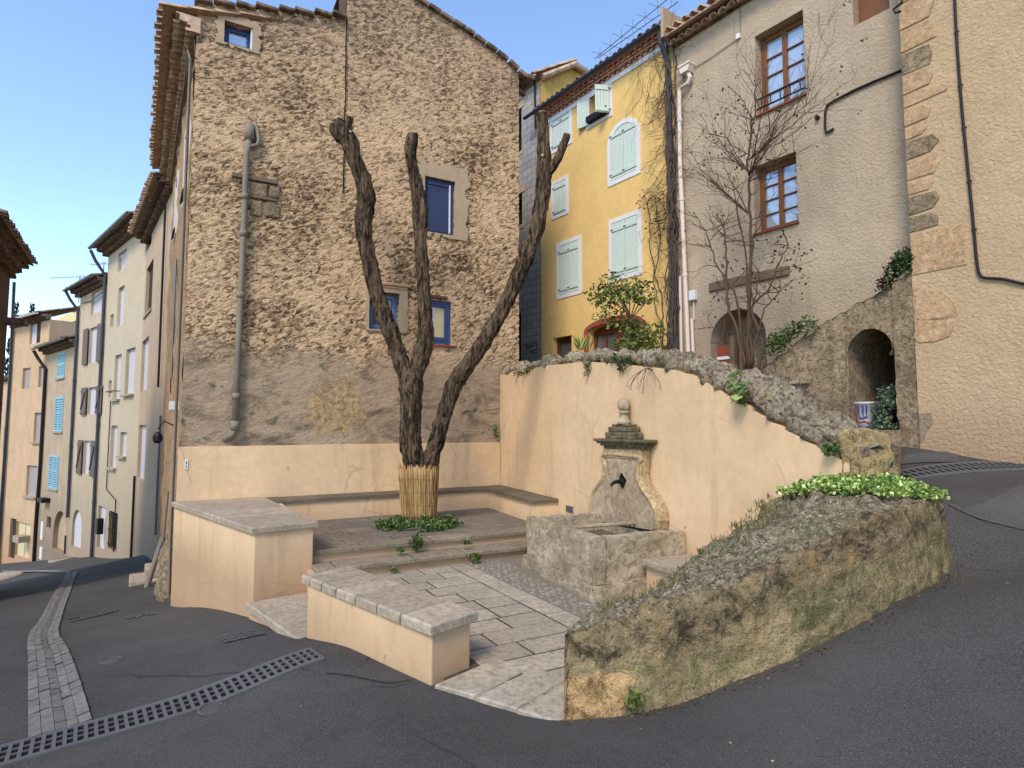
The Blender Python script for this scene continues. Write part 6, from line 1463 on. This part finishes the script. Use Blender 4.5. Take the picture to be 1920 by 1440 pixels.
# ------------------------------------------------------------------ climbers, shrubs and weeds on the terrace
random.seed(61)
def wander(F, s, z, z1, o, step=.14, drift=0., wob=.06, pull=None):
    P = [(s, -o, z)]
    while (P[-1][2] < z1 if z1 > z else P[-1][2] > z1):
        q = P[-1]; ns = q[0]+random.gauss(drift, wob)
        if pull: ns += (pull(q[2])-ns)*.12
        P.append((ns, -max(.02, min(.2, -q[1]+random.gauss(0, .02))), q[2]+math.copysign(step, z1-z)*random.uniform(.6, 1.3)))
        if len(P) > 200: break
    return P
pipe_s = lambda z: lerpl(z, [3.4, 10.3], [pp[-1][0], pp[2][0]])
CV = thing('bare_climber', 'leafless climbing vine tangled round the slate downpipe of the yellow house', 'climber', R)
mb = MB(); mt = MB()
for k in range(26):
    P = wander(R, 4.45+random.uniform(-.07, .1), 3.3, random.uniform(6.5, 10.6), random.uniform(.1, .2), wob=.035, pull=lambda z: pipe_s(z)+.02)
    mb.tube(P, [random.uniform(.008, .02)]*len(P), 5)
def side(P0, n, L, up, sp, r=.006):
    P = [Vector(P0)]; d = Vector((sp, 0, up)).normalized()
    for k in range(n):
        d = (d+Vector((random.gauss(0, .28), random.gauss(0, .06), random.gauss(0, .28)-.02))).normalized(); q = P[-1]+d*L/n; q.y = min(max(q.y, -.22), -.015); P.append(q)
    mt.tube(P, [r*(1-.7*k/n) for k in range(n+1)], 4)
    return P
for k in range(105):
    z = random.uniform(4.5, 10.3); z = random.choice((z, random.uniform(5.8, 8.5), random.uniform(8.5, 10.2)))
    sd_ = -1 if random.random() < .68 else 1
    P = side((pipe_s(z)+random.uniform(-.05, .05), -random.uniform(.05, .15), z), 10, random.uniform(.5, 1.35 if sd_ < 0 else .9), random.uniform(-.9, .8), sd_*random.uniform(.3, 1))
    for q in range(random.randint(1, 4)): i = random.randint(3, 9); side(P[i], 6, random.uniform(.15, .45), random.uniform(-1, 1), random.uniform(-1, 1), .004)
for k in range(14): P = side((pipe_s(10.1)-random.uniform(0, 1.0), -.1, random.uniform(9.6, 10.4)), 14, random.uniform(.8, 2.), -1.2, random.uniform(-.4, .3), .006)
for q in ((1254, 652, 1195), (1249, 640, 1190)):
    a = R.at(q[0], q[1], .03); P = wander(R, a[0]-.1, 3.5, 6.8, .03, wob=.03); mb.tube(P, .012, 5)
obj('stem', mb, M_vine, parent=CV, fr=R, smooth=True); obj('twig', mt, M_vine, parent=CV, fr=R, smooth=True)['kind'] = 'stuff'
mb = MB()
for k in range(420):
    a = random.choice(((1245, 405), (1235, 425), (1262, 440), (1215, 375), (1240, 380), (1256, 420))); s_, z_ = R.at(a[0]+random.gauss(0, 10), a[1]+random.gauss(0, 18), .15)
    mb.leaf((s_, -random.uniform(.05, .3), z_), (random.uniform(-1, 1), random.uniform(-1, 0), random.uniform(-1, .3)), random.uniform(.03, .07), .7)
obj('dry_foliage', mb, LF_dry, parent=CV, fr=R, rec=False)
# tall bare shrub in front of the grey house
ps = R.P(R.at(1400, 700, .95)[0], .95, 2.55); MS = Matrix.Translation(ps) @ Matrix.Rotation(R.th, 4, 'Z')
BS = thing('bare_shrub', 'tall bare many-stemmed shrub with dry leaves before the grey house', 'shrub', MS); ms = MB(); mw = MB(); md = MB()
FS = Frame(R.P(0, .95, 0).x, R.P(0, .95, 0).y, 144)
def sp(u, v, dy=0.): s_, z_ = FS.at(u, v); q = FS.P(s_, dy, z_)-ps; return MS.to_3x3().inverted() @ q
def twigs(p, d, L, r, dep, tgt):
    n = 6; P = [Vector(p)]; d = Vector(d).normalized()
    for k in range(n):
        d = (d+Vector((random.gauss(0, .16), random.gauss(0, .12), random.gauss(.02, .14)))).normalized(); P.append(P[-1]+d*L/n)
    tgt.tube(P, [max(.0022, r*(1-.65*k/n)) for k in range(n+1)], 4 if r < .012 else 6)
    if dep > 0:
        for k in range(random.randint(3, 5)):
            i = random.randint(1, n); dd = (d+Vector((random.uniform(-1, 1), random.uniform(-.7, .7), random.uniform(-.2, .9)))).normalized(); twigs(P[i], dd, L*random.uniform(.4, .75), r*.5, dep-1, mw)
    elif random.random() < .16:
        for q in range(random.randint(1, 5)): md.leaf(P[-1]+Vector((random.gauss(0, .03), random.gauss(0, .03), random.gauss(0, .03))), (random.uniform(-1, 1), random.uniform(-1, 1), random.uniform(-1, .4)), random.uniform(.03, .06), .7)
for L, r0 in (([(1402, 695), (1404, 600), (1404, 520), (1402, 430), (1402, 330), (1405, 280), (1412, 210), (1416, 150)], .036), ([(1396, 700), (1380, 620), (1366, 560), (1365, 480), (1358, 425), (1345, 400)], .032), ([(1410, 700), (1425, 640), (1412, 580), (1440, 540), (1460, 490), (1472, 458)], .028),
              ([(1392, 700), (1372, 560), (1340, 500), (1320, 440), (1300, 400)], .022), ([(1404, 690), (1396, 500), (1385, 400), (1372, 330)], .02), ([(1412, 690), (1430, 600), (1450, 555), (1490, 520)], .018), ([(1400, 690), (1412, 500), (1420, 420), (1440, 330)], .018), ([(1386, 700), (1352, 640), (1330, 600)], .014)):
    P = crv([sp(u, v, random.uniform(-.12, .12)) for u, v in L], 5); P = [p+Vector((random.gauss(0, .012), random.gauss(0, .012), 0)) for p in P]; N = len(P); ms.tube(P, [max(.005, r0*(1-.75*k/N)) for k in range(N)], 7)
    for k in range(int(N*.36)):
        i = random.randint(int(N*.45), N-1); an = random.uniform(0, 6.28); twigs(P[i], (math.cos(an), .6*math.sin(an), random.uniform(.0, .9)), random.uniform(.25, .75), .009, 1, mw)
for c_, t_, n_ in (((1404, 330), (1500, 235), 7), ((1404, 300), (1530, 185), 5), ((1403, 320), (1335, 260), 5), ((1402, 400), (1345, 330), 4), ((1405, 340), (1470, 300), 5)):
    for k in range(n_): a = sp(*c_); b = sp(t_[0]+random.gauss(0, 16), t_[1]+random.gauss(0, 22), random.uniform(-.3, .5)); twigs(a, (b-a), (b-a).length*random.uniform(.7, 1.05), .011, 2, mw)
for k in range(260):
    u, v = random.choice(((1455, 560), (1470, 530), (1490, 480), (1350, 560), (1440, 470), (1480, 505), (1360, 500), (1345, 230), (1380, 330), (1405, 215))); p = sp(u+random.gauss(0, 16), v+random.gauss(0, 18), random.uniform(-.3, .2))
    md.leaf(p, (random.uniform(-1, 1), random.uniform(-1, 1), random.uniform(-1, .4)), random.uniform(.035, .07), .75)
obj('stem', ms, M_twig, parent=BS, fr=MS, smooth=True); obj('twig', mw, M_twig, parent=BS, fr=MS, smooth=True)['kind'] = 'stuff'; obj('dry_foliage', md, LF_dry, parent=BS, fr=MS, rec=False)
# small leafy tree before the arched door
pt_ = R.P(R.at(1185, 665, 1.3)[0], 1.3, 2.95); MT = Matrix.Translation(pt_) @ Matrix.Rotation(R.th, 4, 'Z'); LT = thing('leafy_shrub', 'small green leafy shrub tree in front of the arched red door', 'shrub', MT)
FT = Frame(R.P(0, 1.3, 0).x, R.P(0, 1.3, 0).y, 144)
def tp_(u, v, dy=0.): s_, z_ = FT.at(u, v); q = FT.P(s_, dy, z_)-pt_; return MT.to_3x3().inverted() @ q
mt = MB(); mt.tube(crv([tp_(1184, 672), tp_(1182, 620), tp_(1179, 590), tp_(1170, 570), tp_(1158, 552)], 4), .026, 7)
for t_ in ((1130, 540), (1140, 565), (1205, 545), (1215, 560), (1165, 530), (1190, 535), (1225, 630), (1200, 610)): mt.tube(crv([tp_(1181, 600), tp_((1181+t_[0])/2+6, (590+t_[1])/2), tp_(*t_)], 4), .011, 5)
obj('trunk', mt, M_twig, parent=LT, fr=MT, smooth=True); mb = MB()
for (u, v, ru, rv, n) in ((1165, 548, 22, 16, 260), (1140, 545, 20, 18, 260), (1195, 552, 24, 18, 260), (1125, 558, 12, 12, 110), (1212, 562, 9, 8, 70), (1148, 575, 16, 16, 150), (1152, 520, 12, 10, 90), (1195, 530, 16, 9, 90), (1137, 595, 9, 9, 60), (1185, 598, 14, 8, 90), (1195, 622, 20, 22, 300), (1215, 632, 20, 16, 220), (1235, 615, 12, 12, 80), (1180, 645, 18, 14, 200), (1210, 650, 22, 10, 170), (1165, 605, 12, 10, 80)):
    for k in range(int(n*.8)):
        a = random.uniform(0, 6.28); r = math.sqrt(random.random()); p = tp_(u+ru*r*math.cos(a), v+rv*r*math.sin(a), random.uniform(-.3, .3)); mb.leaf(p, (random.uniform(-1, 1), random.uniform(-1, .4), random.uniform(-1, .5)), random.uniform(.05, .11), .62)
obj('crown', mb, LF_tree, parent=LT, fr=MT, rec=False)
def at_T(u, v, o=0.): s_, z_ = T.at(u, v, o); return T.P(s_, o, z_)
def at_R(u, v, o=0.): s_, z_ = R.at(u, v, o); return R.P(s_, o, z_)
mb = MB(); c = at_T(1090, 655, -.25)
for k in range(46): mb.leaf(c+Vector((random.gauss(0, .05), random.gauss(0, .05), -.02)), (random.uniform(-.7, .7), random.uniform(-.6, .6), 1), random.uniform(.12, .32), .1)
setp(obj('spiky_plant', mb, leafm('iris_leaf', srgb(98, 112, 50), srgb(170, 172, 92)), rec=False), 'spiky yellow-green plant on top of the tall wall before the yellow house', 'plant')
def wallplant(name, uvs, o, r, n, mat, label, size=(.03, .07), F='T', wid=.75, up=0.):
    pts = [((at_T if F == 'T' else at_R)(u, v, o), (r, r*.7, r)) for u, v in uvs]
    return clump(name, pts, mat, label, 'plant', n=n, size=size, wid=wid, up=up)
wallplant('hanging_plant', ((1101, 672), (1102, 684), (1102, 694), (1098, 690), (1099, 700)), .05, .05, 90, LF_tree, 'thin green plant trailing over the tall wall below the spiky plant', (.02, .05), up=-.6)
wallplant('ivy_tuft', ((985, 696), (990, 690), (980, 700), (968, 702)), .05, .06, 150, LF_ground, 'dark ivy tuft at the left end of the rubble wall top', (.02, .05))
wallplant('ivy_tuft', ((1165, 678), (1170, 684), (1180, 676), (1155, 672), (1163, 690)), .04, .07, 190, LF_dark, 'ivy tuft hanging from the rubble wall top below the leafy shrub', (.02, .06))
mb = MB(); c = at_T(1212, 690, .05)
for k in range(16):
    P = [Vector(c)]; d = Vector((random.uniform(-.6, .6), -.3, random.uniform(-.2, .1)))
    for q in range(9): d = (d+Vector((random.gauss(0, .15), random.gauss(0, .08), -.14))).normalized(); P.append(P[-1]+d*.045)
    mb.tube(P, .003, 4)
setp(obj('dry_root_tuft', mb, M_vine), 'tuft of dry roots hanging from the rubble wall top', 'roots')
mb = MB(); c = at_T(1385, 722, .1)      # big-leaved plant
for k in range(16): 
    d = Vector((random.uniform(-1, .6), random.uniform(-1, .2), random.uniform(-.7, .5))); mb.leaf(c+Vector((random.gauss(0, .05), random.gauss(0, .04), random.gauss(0, .05))), d, random.uniform(.08, .14), .75, fold=.15)
setp(obj('fig_seedling', mb, leafm('fig_leaf', srgb(66, 88, 48), srgb(112, 134, 70), srgb(160, 172, 92)), rec=False), 'fig seedling with broad green leaves on the rubble wall top', 'plant')
wallplant('ivy_tuft', ((1385, 745), (1392, 752), (1378, 748)), .08, .07, 130, LF_tree, 'green tuft below the fig seedling on the rubble wall top', (.02, .05))
wallplant('ivy_tuft', ((1556, 838), (1550, 845), (1562, 842)), .08, .05, 130, LF_ground, 'green tuft near the lower end of the rubble wall top', (.02, .045))
wallplant('ivy_bush', ((1455, 640), (1468, 632), (1480, 622), (1445, 652), (1462, 648), (1500, 615), (1515, 612)), .55, .17, 900, LF_ground, 'dense green bush on the ramp wall right of the bare shrub', (.03, .07), 'R')
wallplant('ivy_bush', ((1690, 488), (1700, 480), (1682, 500), (1698, 500), (1672, 512), (1705, 490)), .47, .14, 900, LF_dark, 'dark green ivy bush at the top of the ramp wall against the ochre house', (.03, .07), 'R')
wallplant('dry_weed', ((1660, 527), (1652, 535), (1663, 533)), .5, .12, 190, LF_dry, 'dry brown weeds on the ramp wall below the dark ivy', (.03, .07), 'R')

# ------------------------------------------------------------------ groups of repeats
GR = {'drain_channel': 'drain gratings across the lane', 'valve_cover': 'valve covers in the asphalt', 'cobble_patch': 'cobble patches in the asphalt', 'cypress': 'cypresses beyond the lane', 'weed': 'weeds on the steps', 'ivy_tuft': 'ivy tufts on the rubble wall top', 'ivy_bush': 'ivy bushes on the ramp wall', 'tv_aerial': 'television aerials on the roofs'}
for o in list(sc.objects):
    b_ = o.name.split('.')[0]
    if o.parent is None and b_ in GR: o['group'] = GR[b_]
    if o.parent is None and o.get('category') == 'house': o['group'] = 'village houses'
